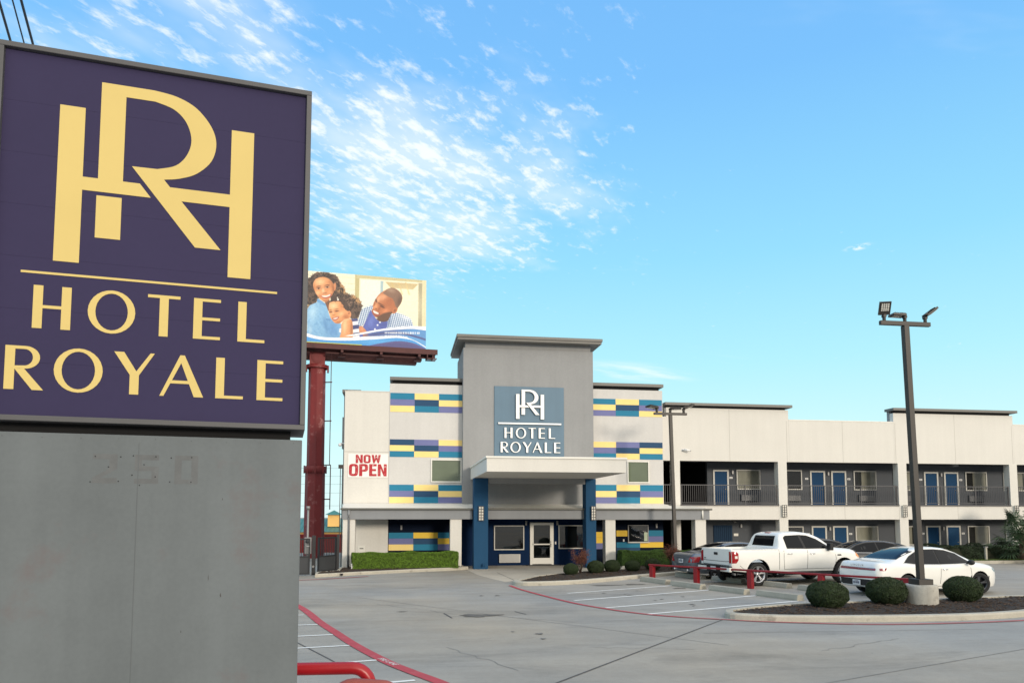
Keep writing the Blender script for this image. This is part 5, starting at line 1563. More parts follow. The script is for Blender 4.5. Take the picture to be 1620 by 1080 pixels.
def twig_shrub(loc, h, label, n=1500):
    t = thing('reddish_shrub', loc, label, 'shrub', 'sparse reddish shrubs')
    b = MB(); tips = []
    for k in range(16):
        a = random.uniform(0, 6.28); sp = random.uniform(.1, .34)
        p0 = Vector((random.uniform(-.05, .05), random.uniform(-.05, .05), 0))
        p1 = Vector((math.cos(a) * sp * .5, math.sin(a) * sp * .5, h * .5))
        p2 = Vector((math.cos(a) * sp, math.sin(a) * sp, h * random.uniform(.7, 1)))
        b.tube([p0, p1, p2], .011, 5, r2=.004); tips += [p1.lerp(p2, random.uniform(.1, 1.0)) for _ in range(6)]
    b.build('twigs', M_TWIG, t)
    P = np.array([tips[i % len(tips)] for i in range(n)]) + rng.normal(0, .075, (n, 3))
    N = rng.normal(0, 1, (n, 3))
    leaf_mesh('leaves', P, N, .05, None).build('foliage', M_REDLEAF, t)
twig_shrub((7.28, 28.95, .10), .92, 'sparse reddish shrub behind the bush nearest the entrance door')
twig_shrub((11.75, 30.35, .10), 1.05, 'sparse reddish shrub at the bumper of the grey sedan', 2000)

# palm clump at the right edge
def palm(loc, label):
    t = thing('fan_palm', loc, label, 'palm')
    b = MB(); b.lathe([(.13, 0), (.12, .5), (.10, 1.0), (.06, 1.15), (0, 1.2)], (0, 0, 0), 'z', 12); b.build('trunk', M_TWIG, t)
    b = MB(); st = MB()
    for k in range(70):
        az = k * 2.399; el = random.uniform(-.55, 1.35)
        base = Vector((0, 0, random.uniform(.35, 1.15)))
        Ls = random.uniform(.7, 1.15)
        d = Vector((math.cos(az) * math.cos(el), math.sin(az) * math.cos(el), math.sin(el)))
        tip = base + d * Ls - Vector((0, 0, .12))
        st.tube([base, base + d * Ls * .5, tip], .013, 5)
        side = d.cross(Vector((0, 0, 1))).normalized(); up = side.cross(d).normalized()
        nf = 15
        for j in range(nf):
            a = R(-105 + 210 * j / (nf - 1))
            fd = (d * math.cos(a) + side * math.sin(a) + up * .12).normalized()
            fl = random.uniform(.42, .6) * (1 - .25 * abs(a) / 2)
            wv = fd.cross(up).normalized() * .022
            m1 = tip + fd * fl * .55; e1 = tip + fd * fl - Vector((0, 0, .12 * random.uniform(.5, 1.6)))
            b._add([tip, m1 - wv, e1, m1 + wv], [(0, 1, 2, 3)])
    b.build('fronds', M_PALM, t); st.build('frond_stalk', M_PALM, t)
    return t
palm((32.2, 33.65, .12), 'bushy dark fan palm at the right edge before the room wing').scale = (1.35, 1.35, 1.3)
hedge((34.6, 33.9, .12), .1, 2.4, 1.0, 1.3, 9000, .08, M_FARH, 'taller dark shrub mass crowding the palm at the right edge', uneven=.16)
t = thing('marker_post', (30.1, 33.75, .13), 'short pale marker post on the grass verge before the dark hedge', 'post')
m = MB(); m.box(-.05, .05, -.05, .05, 0, .66); m.build('post_shaft', M_KERB, t, bevel=.01)
m = MB(); m.box(-.08, .08, -.08, .08, .661, .72); m.build('post_cap', M_GREYM, t, bevel=.01)
# grass blades on the verge
n = 14000
P = np.stack([rng.uniform(26.45, 40, n), rng.uniform(33.38, 34.7, n), np.full(n, .13)], 1)
hgt = rng.uniform(.04, .10, n); lean_ = rng.normal(0, .03, (n, 2)); aa = rng.uniform(0, 6.28, n)
w = .012
V = np.stack([P + np.stack([np.cos(aa) * w, np.sin(aa) * w, 0 * aa], 1), P - np.stack([np.cos(aa) * w, np.sin(aa) * w, 0 * aa], 1), P + np.stack([lean_[:, 0], lean_[:, 1], hgt], 1)], 1).reshape(-1, 3)
m = MB(); m.v = [tuple(v) for v in V]; m.f = [tuple(f) for f in np.arange(3 * n).reshape(n, 3)]; m.m = [0] * n; m.sm = [False] * n
tag(m.build('verge_grass', M_GRASS), 'short grass growing on the verge beside the far right kerb', 'grass', kind='stuff')

# ------------------------------------------------------------------ gate and things at the left, behind the sign
def gate_leaf(x0, y0, x1, y1, zt, solid_h, parent, org):
    d = Vector((x1 - x0, y1 - y0, 0)); L = d.length; d.normalize(); Mx = Matrix.Rotation(math.atan2(d.y, d.x), 3, 'Z')
    def P(s, z): return Vector((x0, y0, z)) + d * s
    m = MB(org)
    m.obox(P(L / 2, zt - .03), (L, .05, .06), Mx); m.obox(P(L / 2, .09), (L, .05, .06), Mx); m.obox(P(L / 2, solid_h), (L, .05, .05), Mx)
    for s in (.03, L - .03): m.obox(P(s, zt / 2 + .03), (.06, .06, zt - .06), Mx)
    k = int(L / .11)
    for i in range(1, k): m.obox(P(L * i / k, (zt + solid_h) / 2), (.02, .02, zt - solid_h), Mx)
    m.build('gate_frame', M_GATE, parent)
    m = MB(org); m.obox(P(L / 2, solid_h / 2 + .06), (L - .12, .012, solid_h - .12), Mx); m.build('gate_panel', M_GATEP, parent)
go = (-3.45, 31.6, 0)
gate = thing('vehicle_gate', go, 'black steel double gate with bars above solid panels, between sign and hotel', 'gate')
gate_leaf(-6.2, 30.9, -3.58, 30.75, 1.52, .78, gate, go)
gate_leaf(-3.38, 31.9, -2.72, 33.0, 1.52, .72, gate, go)
m = MB(go); m.box(-3.56, -3.42, 31.25, 31.39, 0, 1.62); m.build('gate_post', M_GATE, gate)
m = MB(go); m.box(-2.70, -2.60, 33.05, 33.15, 0, 1.62); m.build('gate_post', M_GATE, gate)
m = MB(go); m.tube([(-3.49, 31.2, .35), (-3.49, 31.12, .35)], .05, 8); m.tube([(-3.6, 30.7, 1.2), (-3.75, 30.68, 1.2)], .03, 8); m.build('latch', M_GREYM, gate)
t = thing('slim_post_frame', (-2.62, 33.95, 0), 'slim dark twin post with a flat head beside the hotel corner', 'post')
m = MB((-2.62, 33.95, 0)); m.box(-2.60, -2.56, 33.93, 33.97, 0, 4.59); m.box(-2.69, -2.66, 33.93, 33.97, 1.0, 4.59); m.build('post_shaft', M_GATE, t)
m = MB((-2.62, 33.95, 0)); m.box(-2.76, -2.54, 33.85, 34.05, 4.591, 4.76); m.build('flat_head', M_BRONZE, t)
t = thing('power_meter_post', (-3.93, 33, 0), 'grey conduit mast with an electric meter box behind the black gate', 'meter post')
m = MB((-3.93, 33, 0)); m.tube([(-3.95, 33, 0), (-3.95, 33, 2.75)], .045, 8); m.tube([(-3.95, 33, 2.72), (-3.95, 33, 2.86)], .08, 8); m.build('mast', M_GREYM, t)
m = MB((-3.93, 33, 0)); m.box(-4.07, -3.77, 32.80, 32.95, .78, 1.50); m.build('meter_box', M_GREYM, t, bevel=.02)
m = MB((-3.93, 33, 0)); m.lathe([(0, -.06), (.09, -.06), (.1, 0)], (-3.92, 32.8, 1.34), 'y', 14); m.build('meter_dial', M_GATEP, t)
t = thing('small_bollard', (-1.98, 32.45, .11), 'small white capped pipe standing in the bed beside the left hedge', 'pipe stub')
m = MB(); m.lathe([(.06, 0), (.06, .22), (.045, .26), (0, .27)], (0, 0, 0), 'z', 12); m.build('pipe', M_WHITE, t)
tag(MB().box(-2.33, -2.23, 30.45, 30.53, .03, .10).build('kerb_drain', M_BLACK), 'small black drain outlet in the kerb face at the left hedge', 'drain')
# red boundary wall, distant yellow building, utility lines
t = thing('boundary_wall', (-8, 50, 0), 'low dark red boundary wall seen over the black gate', 'wall')
m = MB((-8, 50, 0)); m.box(-26, -3.3, 50, 50.25, -.3, 1.12); m.build('wall_body', M_BRICK, t)
m = MB((-8, 50, 0)); m.box(-26.05, -3.25, 49.95, 50.3, 1.121, 1.22)
for k in range(9): m.box(-26 + k * 2.83, -25.7 + k * 2.83, 49.94, 49.999, -.3, 1.12)
m.build('wall_cap', M_BRICK, t)
FO = (-12.0, 118, -4.5)
fb = thing('distant_building', FO, 'distant yellow building with a green metal hip roof and a small cupola', 'building')
m = MB(FO); m.box(-24, 1, 110, 126, -4.5, .05); m.build('wall', M_FARY, fb)
def hip(m, x0, x1, y0, y1, z0, z1, run):
    vs = [(x0, y0, z0), (x1, y0, z0), (x1, y1, z0), (x0, y1, z0), (x0 + run, (y0 + y1) / 2, z1), (x1 - run, (y0 + y1) / 2, z1)]
    m._add(vs, [(0, 1, 5, 4), (1, 2, 5), (2, 3, 4, 5), (3, 0, 4), (3, 2, 1, 0)])
    n = int((x1 - x0) / .6)
    for k in range(1, n):
        x = x0 + (x1 - x0) * k / n
        f = min(1, (x - x0) / run, (x1 - x) / run)
        ym = (y0 + y1) / 2
        m._add([(x - .05, y0, z0 + .08), (x + .05, y0, z0 + .08), (x + .05, y0 + (ym - y0) * f, z0 + (z1 - z0) * f + .08), (x - .05, y0 + (ym - y0) * f, z0 + (z1 - z0) * f + .08)], [(0, 1, 2, 3)])
m = MB(FO); hip(m, -25, 2, 109, 127, .06, 1.95, 9); m.build('roof', M_FARR, fb)
m = MB(FO); m.box(-10.55, -8.85, 112, 113.7, .8, 2.56); cu = m.build('cupola', M_FARY, fb)
m = MB(FO)
m._add([(-10.95, 111.6, 2.57), (-8.45, 111.6, 2.57), (-8.45, 114.1, 2.57), (-10.95, 114.1, 2.57), (-9.7, 112.85, 3.25)], [(0, 1, 4), (1, 2, 4), (2, 3, 4), (3, 0, 4), (3, 2, 1, 0)]); m.build('cupola_roof', M_FARR, cu)
for k in range(9):
    x = -22.5 + k * 2.6
    m = MB(FO); m.box(x, x + 1.1, 109.93, 109.995, -2.6, -1.0); m.build('window', M_CARGL, fb)
tp = thing('utility_pole', (-34, 70, -.9), 'tall wooden utility pole far behind the big sign', 'utility pole', 'utility poles carrying the far lines')
m = MB((-34, 70, -.9)); m.tube([(-34, 70, -2), (-34, 70, 8.2)], .16, 10, r2=.11); m.build('pole', M_WOOD, tp)
m = MB((-34, 70, -.9)); m.box(-35, -33, 69.92, 70.08, 6.9, 7.05); m.build('crossarm', M_WOOD, tp)
dup(tp, (16, 70, -.9), 0, 'tall wooden utility pole far behind the hotel roof', 'utility poles carrying the far lines')
for z in (6.95, 6.2, 5.45, 4.65, 3.45):
    m = MB()
    pth = [(-34 + 50 * k / 24, 69.85, z + .55 * ((k - 12) / 12) ** 2 - .10) for k in range(25)]
    m.tube(pth, .009, 5)
    tag(m.build('overhead_line', M_WIRE), 'thin far utility line strung behind the red column and the hotel', 'wire', 'far utility lines')
for k, (a, c, r) in enumerate((((-5.14, 9.76, 9.0), (-5.41, 10.6, 9.0), .017), ((-4.95, 9.68, 9.0), (-5.25, 10.63, 9.0), .010), ((-4.84, 9.66, 9.0), (-5.14, 10.64, 9.0), .017))):
    a, c = Vector(a), Vector(c); d = (c - a).normalized()
    m = MB(); m.tube([a - d * 30, a - d * 5, a + d * 25], r, 6)
    tag(m.build('overhead_cable', M_WIRE), ('dark overhead cable crossing the sky above the sign, leftmost of three', 'thin overhead cable, the middle one of three above the sign', 'dark overhead cable, rightmost of three above the sign')[k], 'wire', 'overhead cables above the sign')

# ------------------------------------------------------------------ vehicles
def pchip(xk, yk, x):
    xk = np.array(xk, float); yk = np.array(yk, float); h = np.diff(xk); d = np.diff(yk) / h
    m = np.zeros(len(xk)); m[0] = d[0]; m[-1] = d[-1]
    for i in range(1, len(xk) - 1):
        if d[i - 1] * d[i] > 0:
            w1 = 2 * h[i] + h[i - 1]; w2 = h[i] + 2 * h[i - 1]
            m[i] = (w1 + w2) / (w1 / d[i - 1] + w2 / d[i])
    i = np.clip(np.searchsorted(xk, x) - 1, 0, len(xk) - 2)
    t = (x - xk[i]) / h[i]
    return (2 * t ** 3 - 3 * t ** 2 + 1) * yk[i] + (t ** 3 - 2 * t ** 2 + t) * h[i] * m[i] + (-2 * t ** 3 + 3 * t ** 2) * yk[i + 1] + (t ** 3 - t ** 2) * h[i] * m[i + 1]
def tab(T, x):
    return float(pchip([a for a, _ in T], [c for _, c in T], np.array([x]))[0])

class Body:
    def __init__(s, P):
        s.P = P
        xs = sorted(set([round(v, 3) for v in np.linspace(P['x0'], P['x1'], P.get('n', 84))] + P.get('xtra', [])))
        vs = []; fs = []
        K = None
        for x in xs:
            zb, zs, zt, wm, wr = (tab(P[k], x) for k in ('zb', 'zs', 'zt', 'wm', 'wr'))
            dr = tab(P['dr'], x)
            tuck = P.get('tuck', .06)
            ws = wm * P.get('sh', .955)
            zr = max(zt - dr, zs + .008)
            half = [(0, zb), (wm * .80, zb), (wm - tuck, zb + .02), (wm - tuck * .35, zb + .12), (wm, zb + .55 * (zs - zb)), (wm * .992, zs - .10), (wm * .975, zs - .035), (ws, zs)]
            wr = min(wr, ws - .015)
            for t in (.33, .66): half.append((ws + (wr - ws) * t, zs + (zr - zs) * t + .012 * math.sin(math.pi * t)))
            half += [(wr, zr), (wr - .035, zr + (zt - zr) * .45), (wr * .82, zt - (zt - zr) * .22), (wr * .45, zt - .004), (0, zt)]
            K = len(half)
            vs += [(x, y, z) for y, z in half] + [(x, -y, z) for y, z in half[1:-1][::-1]]
        n = 2 * K - 2
        for i in range(len(xs) - 1):
            for k in range(n):
                fs.append((i * n + k, (i + 1) * n + k, (i + 1) * n + (k + 1) % n, i * n + (k + 1) % n))
        fs.append(tuple(range(n))); fs.append(tuple((len(xs) - 1) * n + k for k in range(n))[::-1])
        s.vs, s.fs = vs, fs
        me = bpy.data.meshes.new('tmp'); me.from_pydata(vs, [], fs)
        bm = bmesh.new(); bm.from_mesh(me); bmesh.ops.recalc_face_normals(bm, faces=bm.faces)
        s.bvh = BVHTree.FromBMesh(bm); bm.to_mesh(me); bm.free(); s.me = me
    def cut(s, cutters, dark=True):
        """boolean-subtract closed cutter meshes (lists of verts, faces)"""
        o = bpy.data.objects.new('tmp', s.me); COL.objects.link(o)
        s.me.materials.append(s.P['paint']); s.me.materials.append(M_CARBLK)
        tmp = []
        for cv, cf, mi in cutters:
            m = bpy.data.meshes.new('cut'); m.from_pydata(cv, [], cf)
            bm = bmesh.new(); bm.from_mesh(m); bmesh.ops.recalc_face_normals(bm, faces=bm.faces); bm.to_mesh(m); bm.free()
            m.materials.append(s.P['paint']); m.materials.append(M_CARBLK)
            m.polygons.foreach_set('material_index', [mi] * len(m.polygons))
            c = bpy.data.objects.new('cut', m); COL.objects.link(c); tmp.append(c)
            md = o.modifiers.new('b', 'BOOLEAN'); md.operation = 'DIFFERENCE'; md.object = c; md.solver = 'EXACT'
        bpy.context.view_layer.update()
        res = bpy.data.meshes.new_from_object(o.evaluated_get(bpy.context.evaluated_depsgraph_get()))
        for c in tmp: bpy.data.objects.remove(c)
        bpy.data.objects.remove(o)
        # wheel wells are unpainted
        for p in res.polygons:
            for (wx, wz, wr, wy) in s.P.get('wells', []):
                if abs(p.center.y) > wy - .02 and math.hypot(p.center.x - wx, p.center.z - wz) < wr + .004: p.material_index = 1
        s.res = res
        return res
    def ray(s, axis, a, c):
        O, D = {'L': ((a, 3, c), (0, -1, 0)), 'R': ((a, -3, c), (0, 1, 0)), 'F': ((5, a, c), (-1, 0, 0)), 'B': ((-5, a, c), (1, 0, 0)), 'T': ((a, c, 4), (0, 0, -1))}[axis]
        h = s.bvh.ray_cast(Vector(O), Vector(D))
        return h[0], h[1], Vector(D)
    def decal(s, polys, axis, off=.005, step=.07):
        b = MB()
        for poly in polys:
            pts = []
            for i in range(len(poly)):
                p, q = Vector(poly[i]), Vector(poly[(i + 1) % len(poly)])
                k = max(1, int((q - p).length / step))
                pts += [p.lerp(q, j / k) for j in range(k)]
            ar = sum(pts[i].x * pts[(i + 1) % len(pts)].y - pts[(i + 1) % len(pts)].x * pts[i].y for i in range(len(pts)))
            if ar < 0: pts = pts[::-1]
            nb = len(pts)
            xs = [p.x for p in pts]; ys_ = [p.y for p in pts]
            for gx in np.arange(min(xs) + step / 2, max(xs), step):
                for gy in np.arange(min(ys_) + step / 2, max(ys_), step):
                    c = False; dmin = 9
                    for i in range(nb):
                        (x0, y0), (x1, y1) = pts[i - 1], pts[i]
                        if (y0 > gy) != (y1 > gy) and gx < (x1 - x0) * (gy - y0) / (y1 - y0) + x0: c = not c
                        dmin = min(dmin, math.hypot(gx - x1, gy - y1))
                    if c and dmin > step * .4: pts.append(Vector((gx, gy)))
            ov, oe, of = delaunay_2d_cdt(pts, [], [list(range(nb))], 1, 1e-5)[:3]
            V = []; ok = []
            for v in ov:
                h, nrm, D = s.ray(axis, v.x, v.y)
                if h is None: V.append((0, 0, 0)); ok.append(False); continue
                if nrm.dot(D) > 0: nrm = -nrm
                V.append(h + nrm * off); ok.append(True)
            F = [f for f in of if all(ok[i] for i in f)]
            if axis in ('R', 'F', ): F = [tuple(f) for f in F]
            b._add(V, [tuple(f) for f in F], 0, True)
        return b
def both(polys):
    return polys
def line_poly(pts, w):
    L, Q = [], []
    n = len(pts)
    for i in range(n):
        a = Vector(pts[max(i - 1, 0)]); c = Vector(pts[min(i + 1, n - 1)]); t = (c - a).normalized(); nn = Vector((-t.y, t.x)) * w / 2
        p = Vector(pts[i]); L.append(tuple(p + nn)); Q.append(tuple(p - nn))
    return [[L[i], L[i + 1], Q[i + 1], Q[i]] for i in range(n - 1)]
def cyl_cut(x, z, r, y0, y1, mi=1, n=28):
    vs = [(x + r * math.cos(2 * math.pi * k / n), y, z + r * math.sin(2 * math.pi * k / n)) for y in (y0, y1) for k in range(n)]
    fs = [(k, (k + 1) % n, n + (k + 1) % n, n + k) for k in range(n)] + [tuple(range(n))[::-1], tuple(range(n, 2 * n))]
    return vs, fs, mi
def box_cut(x0, x1, y0, y1, z0, z1, mi=1):
    vs = [(x0, y0, z0), (x1, y0, z0), (x1, y1, z0), (x0, y1, z0), (x0, y0, z1), (x1, y0, z1), (x1, y1, z1), (x0, y1, z1)]
    return vs, [(0, 3, 2, 1), (4, 5, 6, 7), (0, 1, 5, 4), (1, 2, 6, 5), (2, 3, 7, 6), (3, 0, 4, 7)], mi
def finish_body(t, body, mats, name='body'):
    me = body.res
    me.name = name
    o = bpy.data.objects.new(name, me); COL.objects.link(o); o.parent = t
    me.polygons.foreach_set('use_smooth', [True] * len(me.polygons))
    me.set_sharp_from_angle(angle=R(38))
    return o
def wheel(t, x, y, r, w, rim_mat, spokes=5, steer=0.0, rimr=.70):
    sgn = 1 if y > 0 else -1
    Mx = Matrix.Rotation(steer, 3, 'Z')
    def put(b, name, mat, par, sm=True):
        b.v = [tuple(Mx @ Vector(v)) for v in b.v]
        o = b.build(name, mat, par)
        return o
    b = MB()
    h = w / 2
    b.lathe([(r * rimr, -h * .8), (r * .82, -h), (r * .95, -h * .93), (r, -h * .6), (r, h * .6), (r * .95, h * .93), (r * .82, h), (r * rimr, h * .8)], (0, 0, 0), 'y', 36)
    wh = put(b, 'wheel', M_TYRE, t); wh.location = (x, y, r)
    b = MB()
    o_ = sgn * h * .55
    b.lathe([(r * rimr, sgn * h * .85), (r * (rimr - .05), sgn * h * .8), (r * (rimr - .07), 0), (r * (rimr - .07), -sgn * h * .7)], (0, 0, 0), 'y', 36)
    b.lathe([(r * rimr * .95, -sgn * h * .2), (0, -sgn * h * .2)], (0, 0, 0), 'y', 24, 1)
    b.lathe([(r * .17, o_ - sgn * .02), (r * .16, o_ + sgn * .012), (0, o_ + sgn * .015)], (0, 0, 0), 'y', 16)
    for k in range(spokes):
        a = 2 * math.pi * k / spokes + .3
        for da in (-.13, .13):
            ca, sa = math.cos(a + da), math.sin(a + da)
            p0 = Vector((math.cos(a) * r * .12, o_ + sgn * .0, math.sin(a) * r * .12)); p1 = Vector((ca * r * rimr * .97, sgn * h * .72, sa * r * rimr * .97))
            dirv = (p1 - p0); L = dirv.length; dirv.normalize()
            side = dirv.cross(Vector((0, 1, 0))).normalized(); nn = side.cross(dirv)
            Mm = Matrix((dirv, side, nn)).transposed()
            b.obox((p0 + p1) / 2, (L, r * .085, .025), Mm)
    put(b, 'rim', [rim_mat, M_CARBLK], wh)
    return wh
def mirror(t, x, y, z, paint, s=1.0):
    sg = 1 if y > 0 else -1
    b = MB()
    b.lathe([(0, -.07 * s), (.06 * s, -.055 * s), (.085 * s, 0), (.08 * s, .05 * s), (.05 * s, .075 * s), (0, .08 * s)], (0, 0, 0), 'x', 14)
    b.v = [(v[0], v[1] * 1.35, v[2]) for v in b.v]
    b.tube([(0, -sg * .10 * s, -.03), (0.02, -sg * .22 * s, -.06)], .022, 6)
    b.v = [(v[0] + x, v[1] + y, v[2] + z) for v in b.v]
    b.build('wing_mirror', paint, t)
def handle(t, body, x, z, side, mat, L=.2):
    h, nrm, D = body.ray(side, x, z)
    sg = 1 if side == 'L' else -1
    b = MB(); b.tube([(x - L / 2, h.y, z), (x - L / 2 + .03, h.y + sg * .03, z + .003), (x + L / 2 - .03, h.y + sg * .03, z + .003), (x + L / 2, h.y, z)], .014, 6)
    b.build('door_handle', mat, t)

def sedan(name, loc, rz, paint, label, variant, rim=None, steer=0.0, plate=True):
    t = thing(name, loc, label, 'car', 'cars parked in the lot', rz)
    P = dict(paint=paint, x0=-2.46, x1=2.46, n=96, tuck=.07, sh=.95,
        zt=[(-2.46, .86), (-2.40, .98), (-2.28, 1.045), (-2.0, 1.055), (-1.72, 1.10), (-1.3, 1.27), (-.85, 1.405), (-.35, 1.468), (0, 1.475), (.35, 1.45), (.72, 1.355), (1.05, 1.20), (1.36, 1.05), (1.55, 1.00), (2.0, .92), (2.25, .82), (2.4, .70), (2.46, .60)],
        zs=[(-2.46, .78), (-2.3, .93), (-1.7, .975), (-1.0, .955), (0, .93), (1.2, .915), (1.7, .88), (2.1, .80), (2.35, .66), (2.46, .54)],
        zb=[(-2.46, .31), (-2.25, .25), (-1.8, .22), (1.8, .20), (2.3, .20), (2.46, .26)],
        wm=[(-2.46, .72), (-2.40, .80), (-2.2, .875), (-1.6, .925), (-1.0, .92), (0, .92), (1.0, .925), (1.6, .925), (1.95, .88), (2.2, .79), (2.36, .66), (2.46, .5)],
        wr=[(-2.46, .60), (-2.3, .74), (-1.8, .74), (-1.3, .64), (-.8, .575), (0, .57), (.5, .585), (1.0, .66), (1.4, .74), (2.0, .74), (2.3, .6), (2.46, .4)],
        dr=[(-2.46, .03), (-1.8, .035), (-1.0, .07), (0, .075), (.7, .07), (1.3, .05), (2.46, .04)])
    bd = Body(P)
    wxF, wxR, wr_ = 1.45, -1.40, .335
    P['wells'] = [(x, wr_ + .01, wr_ + .045, .60) for x in (wxF, wxR)]
    bd.cut([cyl_cut(x, wr_ + .01, wr_ + .045, s * .60, s * 1.3) for x in (wxF, wxR) for s in (-1, 1)])
    finish_body(t, bd, None)
    rim = rim or M_RIM
    for x in (wxF, wxR):
        for s in (1, -1): wheel(t, x, s * .81, wr_, .225, rim, 5 if variant != 'grey' else 7, steer if x > 0 else 0)
    # glazing
    belt = lambda x: tab(P['zs'], x) + .035
    side_f = [(1.16, .985), (.74, 1.245), (.36, 1.355), (-.02, 1.385), (-.08, .965)]
    side_r = [(-.14, .965), (-.08, 1.388), (-.42, 1.385), (-.80, 1.31), (-.98, .985)]
    side_q = [(-1.03, .99), (-.87, 1.285), (-1.12, 1.19), (-1.42, 1.03)]
    for sd in 'LR':
        bd.decal([[(1.20, .972), (.76, 1.265), (.36, 1.372), (-.02, 1.402), (-.42, 1.400), (-.80, 1.328), (-1.12, 1.205), (-1.46, 1.02), (-1.0, .970), (-.1, .952), (.6, .958)]], sd, .006, .035).build('window_surround', M_CARBLK, t)
        for q in (side_f, side_r, side_q): bd.decal([q], sd, .011, .04).build('side_window', M_CARGL, t)
        b = bd.decal(line_poly([(1.2, .965), (.6, .955), (-.1, .945), (-1.0, .96), (-1.5, 1.02)], .022), sd, .005); b.build('window_trim', M_CHROME, t)
        seams = line_poly([(1.06, .93), (1.10, .6), (1.02, .30)], .013) + line_poly([(-.10, .93), (-.13, .6), (-.16, .3)], .013) + line_poly([(-1.02, .95), (-1.06, .75), (-.92, .5), (-.86, .3)], .013) + line_poly([(1.02, .30), (-.86, .3)], .012)
        bd.decal(seams, sd, .003, .1).build('door_seam', M_SEAM, t)
        bd.decal([[(1.0, .215), (1.0, .29), (-.95, .29), (-.95, .225)]], sd, .003, .15).build('sill_trim', M_CARBLK if variant in ('black', 'dark') else paint, t)
        handle(t, bd, .05, .80, sd, M_CHROME); handle(t, bd, -.90, .82, sd, M_CHROME)
    bd.decal([[(-.66, 1.10), (.66, 1.10), (.54, 1.40), (.3, 1.43), (-.3, 1.43), (-.54, 1.40)]], 'F', .009, .06).build('windscreen', M_CARGL, t)
    bd.decal([[(-.68, 1.115), (.68, 1.115), (.57, 1.34), (.3, 1.425), (-.3, 1.425), (-.57, 1.34)]], 'B', .009, .06).build('rear_window', M_CARGL, t)
    mirror(t, .98, 1.0, 1.0, M_CARBLK); mirror(t, .98, -1.0, 1.0, M_CARBLK)
    # lamps
    if variant == 'white':
        bd.decal([[(-.72, .80), (.72, .80), (.72, .865), (-.72, .865)]], 'B', .005, .05).build('tail_light', M_TAILD, t)
        for sd in 'LR':
            bd.decal([[(-2.36, .80), (-2.36, .865), (-2.14, .88), (-2.20, .80)]], sd, .006, .05).build('tail_light', M_TAILD, t)
        bd.decal([[(-.70, .868), (.70, .868), (.70, .876), (-.70, .876)]], 'B', .008, .1).build('chrome_strip', M_CHROME, t)
        bd.decal([[(-.68, .325), (.68, .325), (.78, .44), (.72, .52), (-.72, .52), (-.78, .44)]], 'B', .003, .1).build('lower_bumper', M_CARBLK, t)
    elif variant == 'grey':
        for s in (1, -1):
            bd.decal([[(s * .50, .68), (s * .74, .68), (s * .80, .86), (s * .74, .92), (s * .62, .90)]], 'B', .006).build('tail_light', M_TAIL, t)
        for sd in 'LR': bd.decal([[(-2.45, .68), (-2.40, .90), (-2.12, .93), (-2.22, .70)]], sd, .007).build('tail_light', M_TAIL, t)
        bd.decal([[(-.30, .87), (.30, .87), (.30, .89), (-.30, .89)]], 'B', .008, .1).build('chrome_strip', M_CHROME, t)
        bd.decal([[(-.6, .40), (.6, .40), (.6, .46), (-.6, .46)]], 'B', .004, .1).build('lower_bumper', M_CARBLK, t)
        for s in (1, -1):
            b = MB(); b.tube([(-2.40, s * .48, .36), (-2.52, s * .48, .355)], .045, 12); b.build('exhaust_pipe', M_CHROME, t)
    else:
        for s in (1, -1): bd.decal([[(s * .44, .74), (s * .74, .76), (s * .74, .90), (s * .44, .88)]], 'B', .006).build('tail_light', M_TAIL, t)
        bd.decal([[(-.7, .34), (.7, .34), (.7, .50), (-.7, .50)]], 'B', .004, .1).build('lower_bumper', M_CARBLK, t)
    for s in (1, -1):
        bd.decal([[(s * .34, .62), (s * .62, .66), (s * .66, .75), (s * .36, .71)]], 'F', .006, .06).build('headlight', M_HEADL, t)
    for sd in 'LR': bd.decal([[(2.30, .64), (2.20, .78), (1.98, .79), (2.10, .69)]], sd, .006, .06).build('headlight', M_HEADL, t)
    bd.decal([[(-.34, .42), (.34, .42), (.36, .68), (-.36, .68)]], 'F', .005, .08).build('grille', M_CARBLK, t)
    if plate:
        pz = .41 if variant == 'white' else .72
        hx = bd.ray('B', 0, pz)[0].x - .012
        b = MB(); b.box(hx - .012, hx, -.155, .155, pz - .08, pz + .08); pl_ = b.build('number_plate', M_PLATE, t)
        b = MB()
        for k, (y, w_) in enumerate(((-.11, .035), (-.06, .03), (-.015, .04), (.045, .03), (.09, .035))): b.box(hx - .015, hx - .0125, y, y + w_, pz - .035, pz + .03)
        b.box(hx - .015, hx - .0125, -.08, .08, pz + .05, pz + .062)
        b.build('plate_marks', M_PLTX, pl_)
    return t, bd

ws_t, ws_b = sedan('parked_car', (16.42, 21.12, 0), .150, M_WPAINT, 'white sedan with a full width tail lamp, parked nearest the near island', 'white', M_RIMD, steer=-.42)
hx = ws_b.ray('B', 0, .93)[0].x - .006
text_mesh('L I N C O L N', .085, 'trunk_lettering', M_CHROME, ws_t, Matrix.Translation((hx - .008, 0, .935)) @ Matrix(((0, 0, -1, 0), (-1, 0, 0, 0), (0, 1, 0, 0), (0, 0, 0, 1))), extrude=.002)
sedan('parked_car', (13.42, 27.85, 0), .16, M_GPAINT, 'grey sedan with red tail lamps half hidden behind the pickup tailgate', 'grey')[0].scale = (1, 1, .95)
sedan('parked_car', (19.9, 28.7, 0), R(168), M_KPAINT, 'black sedan parked before the room wing, beyond the white sedan', 'black', M_RIMD)[0].scale = (1, 1, .95)
sedan('parked_car', (19.4, 31.6, 0), -.14, M_DPAINT, 'dark grey sedan peeking over the bonnet of the white pickup', 'dark', plate=False)[0].scale = (1, 1, .94)

